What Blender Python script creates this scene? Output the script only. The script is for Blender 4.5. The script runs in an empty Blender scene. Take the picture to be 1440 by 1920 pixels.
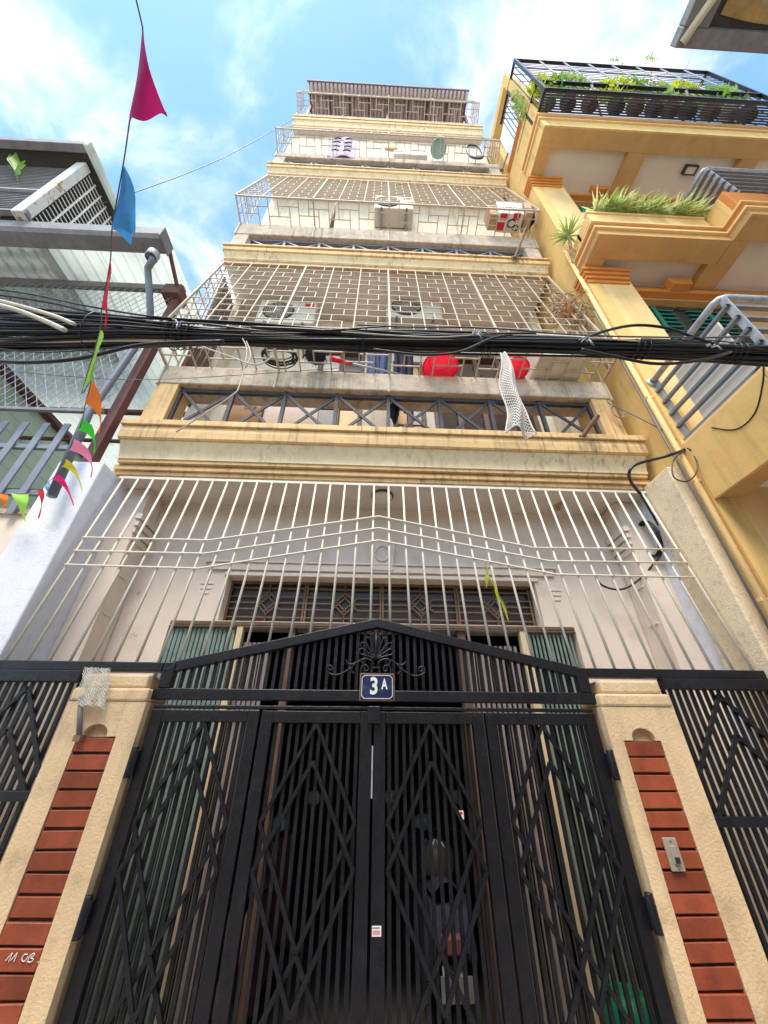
import bpy, math, random
import numpy as np
from mathutils import Vector, Matrix
random.seed(7)
S = bpy.context.scene
C = bpy.context.collection

# ------------------------------------------------------------------ camera
F_PX = 690.0; CAM_Z = 1.65
PITCH, YAW, ROLL = (math.radians(a) for a in (32.685, 2.072, 0.3975))
_f = np.array([math.sin(YAW)*math.cos(PITCH), math.cos(YAW)*math.cos(PITCH), math.sin(PITCH)])
_r0 = np.array([math.cos(YAW), -math.sin(YAW), 0.0]); _u0 = np.cross(_r0, _f)
_r = math.cos(ROLL)*_r0 + math.sin(ROLL)*_u0
_u = -math.sin(ROLL)*_r0 + math.cos(ROLL)*_u0
_o = np.array([0.0, 0.0, CAM_Z])
cd = bpy.data.cameras.new('camera'); cam = bpy.data.objects.new('camera', cd); C.objects.link(cam)
cam.matrix_world = Matrix(((_r[0], _u[0], -_f[0], 0), (_r[1], _u[1], -_f[1], 0), (_r[2], _u[2], -_f[2], CAM_Z), (0, 0, 0, 1)))
cd.sensor_fit = 'HORIZONTAL'; cd.sensor_width = 36.0; cd.lens = 36.0*F_PX/1440.0
cd.clip_start = 0.02; cd.clip_end = 3000
S.camera = cam
S.render.resolution_x = 768; S.render.resolution_y = 1024

def P(a, b, x=None, y=None, z=None, d=None):
    """photo pixel (1440x1920) -> point on the plane x=, y= or z= (or at depth d along the axis)"""
    v = (a-720)/F_PX*_r - (b-960)/F_PX*_u + _f
    if d is not None: t = d
    elif x is not None: t = x/v[0]
    elif y is not None: t = y/v[1]
    else: t = (z-CAM_Z)/v[2]
    p = _o + t*v
    return Vector((float(p[0]), float(p[1]), float(p[2])))

# ------------------------------------------------------------------ sky, sun, exposure
SUN_EL, SUN_AZ = math.radians(62), math.radians(200)     # azimuth: where the sun stands, from +Y clockwise
W = bpy.data.worlds.new('World'); S.world = W; W.use_nodes = True
nt = W.node_tree; nt.nodes.clear()
def N(t, **k):
    n = nt.nodes.new(t)
    for a, b in k.items(): setattr(n, a, b)
    return n
sky = N('ShaderNodeTexSky', sky_type='NISHITA', sun_disc=False, sun_elevation=SUN_EL, sun_rotation=SUN_AZ, air_density=1.0, dust_density=0.6, ozone_density=1.5)
tc = N('ShaderNodeTexCoord'); mp = N('ShaderNodeMapping'); mp.inputs['Scale'].default_value = (1.0, 1.3, 2.2); mp.inputs['Rotation'].default_value = (0.3, 0.5, 0.9)
n1 = N('ShaderNodeTexNoise'); n1.inputs['Scale'].default_value = 2.1; n1.inputs['Detail'].default_value = 7; n1.inputs['Roughness'].default_value = 0.55; n1.inputs['Distortion'].default_value = 0.7
rp = N('ShaderNodeValToRGB'); rp.color_ramp.elements[0].position = 0.41; rp.color_ramp.elements[1].position = 0.92
rp.color_ramp.interpolation = 'EASE'
mx = N('ShaderNodeMixRGB'); mx.inputs[2].default_value = (12.6, 10.8, 9.3, 1)
bg = N('ShaderNodeBackground'); bg.inputs[1].default_value = 0.10
wo = N('ShaderNodeOutputWorld')
L = nt.links.new
L(tc.outputs['Generated'], mp.inputs[0]); L(mp.outputs[0], n1.inputs['Vector']); L(n1.outputs['Fac'], rp.inputs[0])
tint = N('ShaderNodeMixRGB', blend_type='MULTIPLY'); tint.inputs[0].default_value = 1.0; tint.inputs[2].default_value = (0.98, 1.24, 1.22, 1)
L(sky.outputs[0], tint.inputs[1]); L(rp.outputs[0], mx.inputs[0]); L(tint.outputs[0], mx.inputs[1]); L(mx.outputs[0], bg.inputs[0]); L(bg.outputs[0], wo.inputs[0])
sl = bpy.data.lights.new('sun', 'SUN'); sl.energy = 1.5; sl.angle = math.radians(25); sl.color = (1.0, 0.88, 0.74)
so = bpy.data.objects.new('sun', sl); C.objects.link(so); so.location = (0, -5, 30)
sd = Vector((math.sin(SUN_AZ)*math.cos(SUN_EL), math.cos(SUN_AZ)*math.cos(SUN_EL), math.sin(SUN_EL)))
so.rotation_euler = sd.to_track_quat('Z', 'Y').to_euler()
S.view_settings.view_transform = 'Standard'; S.view_settings.look = 'None'
S.view_settings.gamma = 1.0; S.view_settings.use_curve_mapping = False
S.view_settings.exposure = 1.7

# ------------------------------------------------------------------ materials
MATS = {}
def M(name, col, rough=0.6, var=0.12, scale=5.0, bump=0.0, bscale=60.0, metal=0.0, streak=None, spots=None, spec=0.4, trans=0.0, objvar=0.0, fine=None):
    if name in MATS: return MATS[name]
    m = bpy.data.materials.new(name); m.use_nodes = True; t = m.node_tree; t.nodes.clear()
    def n(tp, **k):
        q = t.nodes.new(tp)
        for a, b in k.items(): setattr(q, a, b)
        return q
    out = n('ShaderNodeOutputMaterial'); b = n('ShaderNodeBsdfPrincipled'); t.links.new(b.outputs[0], out.inputs[0])
    b.inputs['Roughness'].default_value = rough; b.inputs['Metallic'].default_value = metal
    b.inputs['Specular IOR Level'].default_value = spec
    g = n('ShaderNodeNewGeometry'); pos = g.outputs['Position']
    def noise(sc, detail=4, mapping=None, rgh=0.6):
        q = n('ShaderNodeTexNoise'); q.inputs['Scale'].default_value = sc; q.inputs['Detail'].default_value = detail; q.inputs['Roughness'].default_value = rgh
        if mapping:
            mm = n('ShaderNodeMapping'); mm.inputs['Scale'].default_value = mapping; t.links.new(pos, mm.inputs[0]); t.links.new(mm.outputs[0], q.inputs['Vector'])
        else: t.links.new(pos, q.inputs['Vector'])
        return q
    def ramp(src, a, c):
        q = n('ShaderNodeValToRGB'); q.color_ramp.elements[0].position = a; q.color_ramp.elements[1].position = c; t.links.new(src, q.inputs[0]); return q
    def mix(fac, c1, c2, amt=1.0):
        q = n('ShaderNodeMixRGB')
        if amt != 1.0:
            mu = n('ShaderNodeMath', operation='MULTIPLY'); mu.inputs[1].default_value = amt; t.links.new(fac, mu.inputs[0]); fac = mu.outputs[0]
        t.links.new(fac, q.inputs[0])
        for i, c in ((1, c1), (2, c2)):
            if isinstance(c, tuple): q.inputs[i].default_value = (*c, 1)
            else: t.links.new(c, q.inputs[i])
        return q.outputs[0]
    lo = tuple(max(0, c*(1-var)) for c in col); hi = tuple(min(1, c*(1+var)) for c in col)
    nz = noise(scale, 6)
    c = mix(ramp(nz.outputs['Fac'], 0.3, 0.7).outputs[0], lo, hi)
    if fine:      # (colour, amount, scale) fine grime
        q = noise(fine[2], 5); c = mix(ramp(q.outputs['Fac'], 0.52, 0.75).outputs[0], c, fine[0], fine[1])
    if streak:    # (colour, amount, horizontal scale) drips running down
        q = noise(1.0, 5, (streak[2], streak[2], 0.5)); q2 = noise(1.3, 3)
        mu = n('ShaderNodeMath', operation='MULTIPLY'); t.links.new(ramp(q.outputs['Fac'], 0.50, 0.72).outputs[0], mu.inputs[0]); t.links.new(ramp(q2.outputs['Fac'], 0.35, 0.6).outputs[0], mu.inputs[1])
        c = mix(mu.outputs[0], c, streak[0], streak[1])
    if spots:     # (colour, threshold, scale) chips, rust, peeling
        q = noise(spots[2], 8, None, 0.7); c = mix(ramp(q.outputs['Fac'], spots[1], spots[1]+0.04).outputs[0], c, spots[0])
    if objvar:
        oi = n('ShaderNodeObjectInfo'); mr = n('ShaderNodeMapRange'); mr.inputs['To Min'].default_value = 1-objvar; mr.inputs['To Max'].default_value = 1+objvar*0.6
        t.links.new(oi.outputs['Random'], mr.inputs['Value']); hv = n('ShaderNodeHueSaturation'); t.links.new(mr.outputs[0], hv.inputs['Value']); t.links.new(c, hv.inputs['Color']); c = hv.outputs[0]
    t.links.new(c, b.inputs['Base Color'])
    if bump:
        q = noise(bscale, 6); bp = n('ShaderNodeBump'); bp.inputs['Strength'].default_value = bump; bp.inputs['Distance'].default_value = 0.01
        t.links.new(q.outputs['Fac'], bp.inputs['Height']); t.links.new(bp.outputs[0], b.inputs['Normal'])
    if trans:     # thin leaf or cloth that lets light through
        tr = n('ShaderNodeBsdfTranslucent'); t.links.new(c, tr.inputs[0]); ms = n('ShaderNodeMixShader'); ms.inputs[0].default_value = trans
        t.links.new(b.outputs[0], ms.inputs[1]); t.links.new(tr.outputs[0], ms.inputs[2]); t.links.new(ms.outputs[0], out.inputs[0])
    MATS[name] = m
    return m
GR = (0.06, 0.045, 0.03)
m_corn = M('cream cornice paint', (0.68, 0.43, 0.195), 0.7, 0.13, 3.0, 0.25, 80, streak=((0.07, 0.05, 0.03), 0.9, 26), fine=((0.32, 0.20, 0.09), 0.55, 7), spots=((0.16, 0.12, 0.08), 0.69, 9))
m_cove = M('pale cove tone', (0.78, 0.60, 0.36), 0.7, 0.10, 3.0, 0.2, 80, streak=((0.12, 0.08, 0.04), 0.6, 24), fine=((0.40, 0.28, 0.13), 0.4, 9))  # cove paler than the fascia and fillets
m_cop = M('weathered coping', (0.54, 0.43, 0.33), 0.85, 0.2, 7, 0.5, 60, streak=((0.10, 0.08, 0.06), 0.7, 14), fine=((0.20, 0.16, 0.12), 0.6, 20))
m_facade = M('facade cream plaster', (0.70, 0.60, 0.46), 0.8, 0.10, 3, 0.3, 70, streak=((0.2, 0.15, 0.1), 0.5, 12))
m_soff = M('soffit plaster', (0.80, 0.70, 0.62), 0.85, 0.08, 2.5, 0.2, 50, fine=((0.55, 0.46, 0.39), 0.4, 5))
m_porch = M('porch plaster', (0.82, 0.70, 0.60), 0.85, 0.06, 2.0, 0.15, 50, fine=((0.45, 0.35, 0.26), 0.45, 4), spots=((0.42, 0.27, 0.14), 0.66, 4))
m_blue = M('blue white rough plaster', (0.78, 0.80, 0.88), 0.9, 0.05, 5, 0.45, 60, fine=((0.45, 0.45, 0.48), 0.35, 18))
m_beige = M('beige rough render', (0.78, 0.64, 0.44), 0.9, 0.08, 5, 0.5, 80, fine=((0.34, 0.22, 0.12), 0.5, 22))
m_pier = M('gate pier paint', (0.72, 0.53, 0.32), 0.8, 0.10, 3, 0.45, 80, fine=((0.36, 0.25, 0.15), 0.6, 7), streak=((0.30, 0.20, 0.11), 0.5, 12), spots=((0.80, 0.76, 0.70), 0.70, 12))
m_brick = M('red tile brick', (0.29, 0.065, 0.029), 0.45, 0.22, 9, 0.2, 80, fine=((0.16, 0.035, 0.02), 0.6, 14), spots=((0.55, 0.40, 0.32), 0.74, 20), objvar=0.28)
m_mort = M('dark recess mortar', (0.10, 0.06, 0.045), 0.95, 0.2, 20, 0.5)
m_black = M('black gate paint', (0.0055, 0.0055, 0.010), 0.36, 0.35, 12, 0.35, 70, spec=0.5, spots=((0.07, 0.04, 0.03), 0.70, 22), fine=((0.022, 0.020, 0.024), 0.6, 18))
m_dark = M('dark railing paint', (0.045, 0.042, 0.05), 0.55, 0.3, 14, 0.3, 70, spots=((0.12, 0.07, 0.05), 0.70, 20))
m_white = M('cream bar paint', (0.74, 0.68, 0.57), 0.55, 0.10, 10, 0.2, 60, spots=((0.30, 0.14, 0.05), 0.66, 9))
m_cage = M('cage rod paint', (0.50, 0.42, 0.33), 0.6, 0.15, 8, 0.2, 60, spots=((0.20, 0.10, 0.06), 0.62, 12))
m_yel = M('yellow wall paint', (0.76, 0.49, 0.17), 0.75, 0.07, 2, 0.25, 60, fine=((0.52, 0.33, 0.12), 0.5, 5), streak=((0.30, 0.19, 0.09), 0.6, 11), spots=((0.80, 0.66, 0.40), 0.72, 6))
m_yel2 = M('light yellow trim', (0.84, 0.55, 0.24), 0.75, 0.08, 3, 0.2, 60, streak=((0.45, 0.3, 0.14), 0.4, 12))
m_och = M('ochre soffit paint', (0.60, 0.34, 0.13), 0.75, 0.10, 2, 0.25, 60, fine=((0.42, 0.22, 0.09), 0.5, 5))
m_ora = M('orange trim paint', (0.62, 0.22, 0.045), 0.7, 0.10, 6, 0.2, 60)
m_wht = M('white soffit paint', (0.80, 0.71, 0.62), 0.8, 0.05, 3, 0.1, fine=((0.55, 0.46, 0.38), 0.4, 3))
m_grn = M('green louvre paint', (0.02, 0.23, 0.17), 0.5, 0.15, 8, 0.1)
m_brn = M('dark shutter frame', (0.055, 0.045, 0.038), 0.6, 0.2, 10, 0.2)
m_slate = M('slate grey paint', (0.17, 0.185, 0.22), 0.5, 0.15, 9, 0.15)
m_galv = M('galvanised rail', (0.42, 0.44, 0.48), 0.5, 0.2, 12, 0.25, 60, metal=0.35, fine=((0.2, 0.2, 0.22), 0.6, 30))
m_gpaint = M('grey blue paint', (0.22, 0.235, 0.27), 0.55, 0.12, 9, 0.15)
m_greydk = M('gutter grey metal', (0.20, 0.19, 0.20), 0.55, 0.18, 7, 0.2, 40, fine=((0.10, 0.09, 0.09), 0.5, 12))
m_pvc = M('grey pvc', (0.15, 0.16, 0.19), 0.4, 0.08, 5, 0.05)
m_sheet = M('pale green metal sheet', (0.78, 0.84, 0.78), 0.45, 0.06, 3, 0.1, 30, trans=0.45, streak=((0.35, 0.28, 0.2), 0.5, 3), spots=((0.30, 0.22, 0.15), 0.70, 8))
m_mint = M('mint board', (0.55, 0.66, 0.60), 0.6, 0.08, 4, 0.1)
m_maroon = M('maroon steel paint', (0.15, 0.055, 0.05), 0.55, 0.2, 9, 0.2)
m_rust = M('rusty steel', (0.22, 0.12, 0.08), 0.8, 0.35, 16, 0.4)
m_rustbeam = M('rust stained white beam', (0.60, 0.60, 0.56), 0.6, 0.12, 5, 0.2, 40, spots=((0.36, 0.20, 0.08), 0.56, 7))
m_cable = M('black cable sheath', (0.012, 0.011, 0.013), 0.38, 0.3, 20, 0.0, spec=0.5)
m_cablew = M('cream cable sheath', (0.62, 0.56, 0.45), 0.5, 0.1, 15)
m_cableg = M('grey cable sheath', (0.10, 0.10, 0.11), 0.45, 0.2, 15)
m_brown = M('brown wood', (0.14, 0.085, 0.06), 0.6, 0.25, 9, 0.2)
m_gold = M('brown transom rod', (0.20, 0.125, 0.07), 0.5, 0.2, 9)
m_int = M('shaded interior tone', (0.10, 0.09, 0.085), 0.85, 0.1, 3)  # shade of the hall put into the colour
m_glass = M('dark glass', (0.045, 0.028, 0.026), 0.35, 0.2, 3, spec=0.6)
m_pane = M('milky pane', (0.55, 0.50, 0.44), 0.3, 0.1, 5)
m_amber = M('amber lit pane', (0.70, 0.42, 0.16), 0.35, 0.15, 6)  # orange light in the windows put into the pane colour
m_greensh = M('green folding shutter', (0.27, 0.37, 0.32), 0.5, 0.15, 9, 0.1, fine=((0.07, 0.10, 0.08), 0.5, 20))
m_greybr = M('grey brown folding slats', (0.36, 0.30, 0.28), 0.55, 0.15, 9, 0.1)
m_creamst = M('cream door jamb', (0.70, 0.56, 0.35), 0.6, 0.1, 8, 0.1)
m_red = M('red plastic', (0.88, 0.03, 0.07), 0.3, 0.06, 5, spec=0.5, trans=0.45)
m_foam = M('old styrofoam', (0.74, 0.69, 0.58), 0.85, 0.1, 10, 0.5, 60, streak=((0.35, 0.27, 0.16), 0.5, 14))
m_card = M('cardboard', (0.50, 0.32, 0.19), 0.85, 0.1, 8, 0.15)
m_bagw = M('white printed bag', (0.78, 0.72, 0.68), 0.6, 0.08, 9, 0.3, 30)
m_bagr = M('red print', (0.62, 0.03, 0.04), 0.6, 0.1, 9)
m_ink = M('black ink', (0.02, 0.02, 0.025), 0.6, 0.1, 9)
m_ac = M('ivory air conditioner', (0.66, 0.60, 0.50), 0.5, 0.08, 6, 0.1, fine=((0.35, 0.28, 0.2), 0.4, 12))
m_cloth = M('dark navy cloth', (0.02, 0.022, 0.04), 0.9, 0.4, 14, 0.5, 40)
m_denim = M('blue denim', (0.05, 0.075, 0.17), 0.9, 0.3, 14, 0.5, 60)
m_lilac = M('lilac towel', (0.66, 0.52, 0.72), 0.9, 0.06, 10, 0.4, 60)
m_net = M('white nylon net', (0.78, 0.76, 0.70), 0.7, 0.1, 20)
m_plate = M('enamel blue', (0.014, 0.026, 0.085), 0.3, 0.25, 14, fine=((0.20, 0.20, 0.22), 0.35, 30))
m_enw = M('enamel white', (0.80, 0.78, 0.74), 0.35, 0.08, 12)
m_chalk = M('white correction pen', (0.82, 0.78, 0.76), 0.8, 0.05, 40)
m_chrome = M('bell plate beige', (0.46, 0.40, 0.32), 0.35, 0.15, 12, metal=0.3)
m_leafA = M('spider plant leaf', (0.36, 0.50, 0.15), 0.5, 0.35, 30, trans=0.35)
m_leafB = M('pale leaf', (0.66, 0.70, 0.36), 0.5, 0.3, 30, trans=0.4)
m_leafC = M('bright leaf', (0.18, 0.36, 0.04), 0.45, 0.3, 20, trans=0.45)
m_leafY = M('yellow green leaf', (0.50, 0.55, 0.04), 0.45, 0.25, 20, trans=0.5)
m_dry = M('dry vine', (0.34, 0.24, 0.15), 0.9, 0.4, 25)
m_drym = M('orange dry leaf', (0.62, 0.28, 0.06), 0.8, 0.3, 25)
m_potd = M('dark plastic pot', (0.05, 0.03, 0.035), 0.5, 0.3, 9)
m_potr = M('terracotta pot', (0.30, 0.11, 0.07), 0.8, 0.2, 9)
m_potw = M('white ceramic pot', (0.62, 0.60, 0.56), 0.5, 0.1, 9)
m_roof = M('roof sheet', (0.60, 0.50, 0.48), 0.7, 0.15, 12, 0.2)
m_roofd = M('roof edge dark', (0.20, 0.15, 0.15), 0.8, 0.2, 12, 0.2)
m_gnd = M('alley concrete', (0.44, 0.41, 0.37), 0.9, 0.12, 4, 0.5, 40, fine=((0.22, 0.2, 0.18), 0.5, 8))
m_opp = M('opposite house paint', (0.76, 0.70, 0.60), 0.85, 0.08, 3, 0.2)
m_goldp = M('tinted awning sheet', (0.62, 0.40, 0.15), 0.55, 0.3, 5, 0.6, 20, streak=((0.60, 0.58, 0.56), 0.9, 5), trans=0.4)
m_string = M('string', (0.16, 0.16, 0.18), 0.8, 0.1, 20)
def cloth(n, c): return M(n, c, 0.75, 0.06, 14, 0.1, 60, trans=0.4)

# ------------------------------------------------------------------ mesh helpers
class MB:
    def __init__(s): s.v = []; s.f = []; s.sm = []
    def add(s, vs, fs, smooth=False):
        o = len(s.v); s.v += [tuple(p) for p in vs]; s.f += [tuple(i+o for i in q) for q in fs]; s.sm += [smooth]*len(fs); return s
    def box(s, x0, x1, y0, y1, z0, z1):
        return s.add([(x0,y0,z0),(x1,y0,z0),(x1,y1,z0),(x0,y1,z0),(x0,y0,z1),(x1,y0,z1),(x1,y1,z1),(x0,y1,z1)],
                     [(0,3,2,1),(4,5,6,7),(0,1,5,4),(1,2,6,5),(2,3,7,6),(3,0,4,7)])
    def bar(s, a, b, w, h=None, up=(0, 0, 1)):
        """square bar from a to b; w across, h along 'up'"""
        a = Vector(a); b = Vector(b); h = h or w; d = (b-a)
        if d.length < 1e-6: return s
        d.normalize(); u = Vector(up)
        if abs(d.dot(u)) > 0.95: u = Vector((0, 1, 0)) if abs(d.y) < 0.9 else Vector((1, 0, 0))
        r = d.cross(u).normalized(); u = r.cross(d).normalized()
        r = r*(w/2); u = u*(h/2)
        vs = [a-r-u, a+r-u, a+r+u, a-r+u, b-r-u, b+r-u, b+r+u, b-r+u]
        return s.add(vs, [(0,3,2,1),(4,5,6,7),(0,1,5,4),(1,2,6,5),(2,3,7,6),(3,0,4,7)])
    def tube(s, pts, r, n=8, caps=True, rr=None):
        pts = [Vector(p) for p in pts]; m = len(pts)
        if m < 2: return s
        vs = []; prev = None
        for i, p in enumerate(pts):
            d = (pts[min(i+1, m-1)] - pts[max(i-1, 0)])
            d = d.normalized() if d.length > 1e-9 else Vector((0, 0, 1))
            if prev is None:
                u = Vector((0, 0, 1)) if abs(d.z) < 0.9 else Vector((0, 1, 0))
                u = (u - d*u.dot(d)).normalized()
            else:
                u = prev - d*prev.dot(d); u = u.normalized() if u.length > 1e-6 else Vector((0, 0, 1))
            prev = u; w = d.cross(u); R = rr[i] if rr else r
            for k in range(n):
                t = 2*math.pi*k/n; vs.append(p + u*(R*math.cos(t)) + w*(R*math.sin(t)))
        fs = [(i*n+k, i*n+(k+1) % n, (i+1)*n+(k+1) % n, (i+1)*n+k) for i in range(m-1) for k in range(n)]
        if caps: fs += [tuple(range(n-1, -1, -1)), tuple((m-1)*n+k for k in range(n))]
        return s.add(vs, fs, True)
    def prism(s, prof, x0, x1, axis='x'):
        """closed profile extruded; axis x: profile (y,z); axis y: profile (x,z); axis z: profile (x,y)"""
        n = len(prof)
        def mk(p, t): return {'x': (t, p[0], p[1]), 'y': (p[0], t, p[1]), 'z': (p[0], p[1], t)}[axis]
        vs = [mk(p, x0) for p in prof] + [mk(p, x1) for p in prof]
        return s.add(vs, [tuple(range(n))[::-1], tuple(range(n, 2*n))] + [(i, (i+1) % n, n+(i+1) % n, n+i) for i in range(n)])
    def lathe(s, prof, c, n=20, axis=(0, 0, 1)):
        """profile (r,h) round an axis through c"""
        ax = Vector(axis).normalized(); u = Vector((1, 0, 0)) if abs(ax.x) < 0.9 else Vector((0, 1, 0))
        u = (u-ax*u.dot(ax)).normalized(); w = ax.cross(u); c = Vector(c)
        vs = [c+ax*h+(u*math.cos(2*math.pi*k/n)+w*math.sin(2*math.pi*k/n))*r for r, h in prof for k in range(n)]
        fs = [(i*n+k, i*n+(k+1) % n, (i+1)*n+(k+1) % n, (i+1)*n+k) for i in range(len(prof)-1) for k in range(n)]
        return s.add(vs, fs, True)
    def patch(s, fn, nu, nv, smooth=True):
        vs = [fn(i/nu, j/nv) for j in range(nv+1) for i in range(nu+1)]
        return s.add(vs, [(j*(nu+1)+i, j*(nu+1)+i+1, (j+1)*(nu+1)+i+1, (j+1)*(nu+1)+i) for j in range(nv) for i in range(nu)], smooth)
    def mesh(s, name, mats, origin=None):
        me = bpy.data.meshes.new(name)
        o = Vector(origin) if origin is not None else Vector((0, 0, 0))
        me.from_pydata([tuple(Vector(v)-o) for v in s.v], [], s.f); me.polygons.foreach_set('use_smooth', s.sm)
        me.materials.append(mats); me.update(); return me
    def build(s, name, mat, parent=None, bevel=0.0, label=None):
        if parent is None:
            xs = [v[0] for v in s.v]; ys = [v[1] for v in s.v]; zs = [v[2] for v in s.v]
            org = Vector(((min(xs)+max(xs))/2, (min(ys)+max(ys))/2, min(zs)))
            o = bpy.data.objects.new(name, s.mesh(name, mat, org)); o.location = org
        else:
            o = bpy.data.objects.new(name, s.mesh(name, mat)); adopt(o, parent)
        C.objects.link(o)
        if bevel:
            bv = o.modifiers.new('bevel', 'BEVEL'); bv.width = bevel; bv.segments = 2; bv.limit_method = 'ANGLE'; bv.angle_limit = math.radians(40)
        if label: o['label'] = label
        return o
def adopt(o, parent):
    """parent o and keep world coordinates (things are never rotated)"""
    o.parent = parent
    o.matrix_parent_inverse = Matrix.Translation(-Vector(parent.location))
def thing(name, label, cat, loc=(0, 0, 0), group=None):
    o = bpy.data.objects.new(name, None); o.location = loc; o.empty_display_size = 0.1; C.objects.link(o)
    o['label'] = label; o['category'] = cat
    if group: o['group'] = group
    return o
def tag(o, label, cat, group=None):
    o['label'] = label; o['category'] = cat
    if group: o['group'] = group
    return o
def struct(o): o['kind'] = 'structure'; return o
def inst(me, name, loc, parent, rot=None):
    """object sharing mesh data"""
    o = bpy.data.objects.new(name, me); o.location = loc
    if rot: o.rotation_euler = rot
    adopt(o, parent); C.objects.link(o); return o
def boxpart(name, mat, parent, x0, x1, y0, y1, z0, z1, bevel=0.0, label=None): return MB().box(x0, x1, y0, y1, z0, z1).build(name, mat, parent, bevel, label)
def barpart(name, mat, parent, a, b, w, h=None, up=(0, 0, 1), bevel=0.0): return MB().bar(a, b, w, h, up).build(name, mat, parent, bevel)
def lerp(a, b, t): return a+(b-a)*t
def catmull(pts, k=8):
    pts = [Vector(p) for p in pts]; out = []
    for i in range(len(pts)-1):
        p0 = pts[max(i-1, 0)]; p1 = pts[i]; p2 = pts[i+1]; p3 = pts[min(i+2, len(pts)-1)]
        for j in range(k):
            t = j/k
            out.append(0.5*((2*p1)+(p2-p0)*t+(2*p0-5*p1+4*p2-p3)*t*t+(3*p1-p0-3*p2+p3)*t**3))
    out.append(pts[-1]); return out
def wall_open(mb, x0, x1, z0, z1, y0, y1, ops):
    """wall slab in the xz plane with rectangular openings (a,b,c,d)=(x0,x1,z0,z1), not overlapping in x unless stacked"""
    xs = sorted({x0, x1, *[o[0] for o in ops], *[o[1] for o in ops]})
    for a, b in zip(xs, xs[1:]):
        if b-a < 1e-5: continue
        cut = sorted([(o[2], o[3]) for o in ops if o[0] <= a+1e-5 and o[1] >= b-1e-5]); z = z0
        for c, d in cut:
            if c > z+1e-5: mb.box(a, b, y0, y1, z, c)
            z = max(z, d)
        if z < z1-1e-5: mb.box(a, b, y0, y1, z, z1)
    return mb
def lattice(mb, o, ex, ey, Wd, Ht, pitch=0.40, row=0.13, t=0.011, phase=0.0):
    """woven iron lattice: long bars, through rows, staggered short bars"""
    o = Vector(o); ex = Vector(ex).normalized(); ey = Vector(ey).normalized(); nn = ex.cross(ey)
    pt = lambda a, b: o+ex*a+ey*b
    nr = max(1, round(Ht/row)); rh = Ht/nr; npi = max(1, round(Wd/pitch)); pw = Wd/npi
    for i in range(npi+1): mb.bar(pt(i*pw, 0), pt(i*pw, Ht), t*1.15, t*1.15, nn)
    for j in range(nr+1):
        mb.bar(pt(0, j*rh), pt(Wd, j*rh), t, t*0.9, nn) if j in (0, nr) else None
        for i in range(npi):
            a = i*pw
            if 0 < j < nr:      # horizontal pieces leave gaps, staggered
                s = (i*7+j*5) % 9
                segs = ((0, 1),) if s < 7 else (((0, 0.67),) if s == 7 else ((0.34, 1),))
                for q, w in segs: mb.bar(pt(a+q*pw, j*rh), pt(a+w*pw, j*rh), t*0.9, t*0.9, nn)
            if j < nr:
                u = 0.34 if (i+j) % 2 else 0.67
                mb.bar(pt(a+u*pw, j*rh), pt(a+u*pw, (j+1)*rh), t*0.9, t*0.9, nn)
    return mb
def basket(mb, o, ex, ey, Wd, Ht, pitch=0.42, t=0.012):
    """basket-weave iron panel for the shallow cage floors"""
    o = Vector(o); ex = Vector(ex).normalized(); ey = Vector(ey).normalized(); nn = ex.cross(ey)
    pt = lambda a, b: o+ex*a+ey*b*Ht
    n = max(1, round(Wd/pitch)); p = Wd/n
    for j in (0.0, 1.0): mb.bar(pt(0, j), pt(Wd, j), t, t, nn)
    for i in range(n+1): mb.bar(pt(i*p, 0), pt(i*p, 1), t, t, nn)
    for i in range(n):
        a = i*p
        if i % 2 == 0:
            mb.bar(pt(a+0.66*p, 0), pt(a+0.66*p, 0.66), t, t, nn); mb.bar(pt(a, 0.40), pt(a+0.66*p, 0.40), t, t, nn); mb.bar(pt(a+0.33*p, 0.40), pt(a+0.33*p, 1), t, t, nn); mb.bar(pt(a+0.33*p, 0.66), pt(a+p, 0.66), t, t, nn)
        else:
            mb.bar(pt(a+0.33*p, 0.33), pt(a+0.33*p, 1), t, t, nn); mb.bar(pt(a, 0.33), pt(a+0.7*p, 0.33), t, t, nn); mb.bar(pt(a+0.7*p, 0), pt(a+0.7*p, 0.7), t, t, nn); mb.bar(pt(a+0.33*p, 0.7), pt(a+p, 0.7), t, t, nn)
    return mb
def text_mesh(txt, size, depth=0.002):
    cu = bpy.data.curves.new('lettering', 'FONT'); cu.body = txt; cu.size = size; cu.extrude = depth; cu.align_x = 'CENTER'; cu.align_y = 'CENTER'
    o = bpy.data.objects.new('lettering', cu); C.objects.link(o)
    dg = bpy.context.evaluated_depsgraph_get(); me = bpy.data.meshes.new_from_object(o.evaluated_get(dg))
    bpy.data.objects.remove(o); bpy.data.curves.remove(cu); return me
def blades(mb, c, n, ln, w, spread=1.0, droop=0.7, seed=0, up=0.6):
    """tuft of arching strap leaves"""
    rg = random.Random(seed)
    for i in range(n):
        a = rg.uniform(0, 2*math.pi); e = rg.uniform(0.1, 1.0)*spread; l = ln*rg.uniform(0.6, 1.15)
        d = Vector((math.cos(a)*e, math.sin(a)*e, up+rg.uniform(-0.2, 0.4))).normalized(); sd = Vector((-math.sin(a), math.cos(a), 0)); dr = droop*rg.uniform(0.5, 1.3)
        vs = []; k = 5
        for j in range(k+1):
            t = j/k; p = Vector(c)+d*(l*t)+Vector((0, 0, -dr*l*t*t)); ww = w*(1-t)**0.7*(0.6+0.8*min(t*3, 1)) if j < k else 0.0005
            vs += [p-sd*ww*0.5, p+sd*ww*0.5]
        mb.add(vs, [(2*j, 2*j+1, 2*j+3, 2*j+2) for j in range(k)], True)
    return mb
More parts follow.
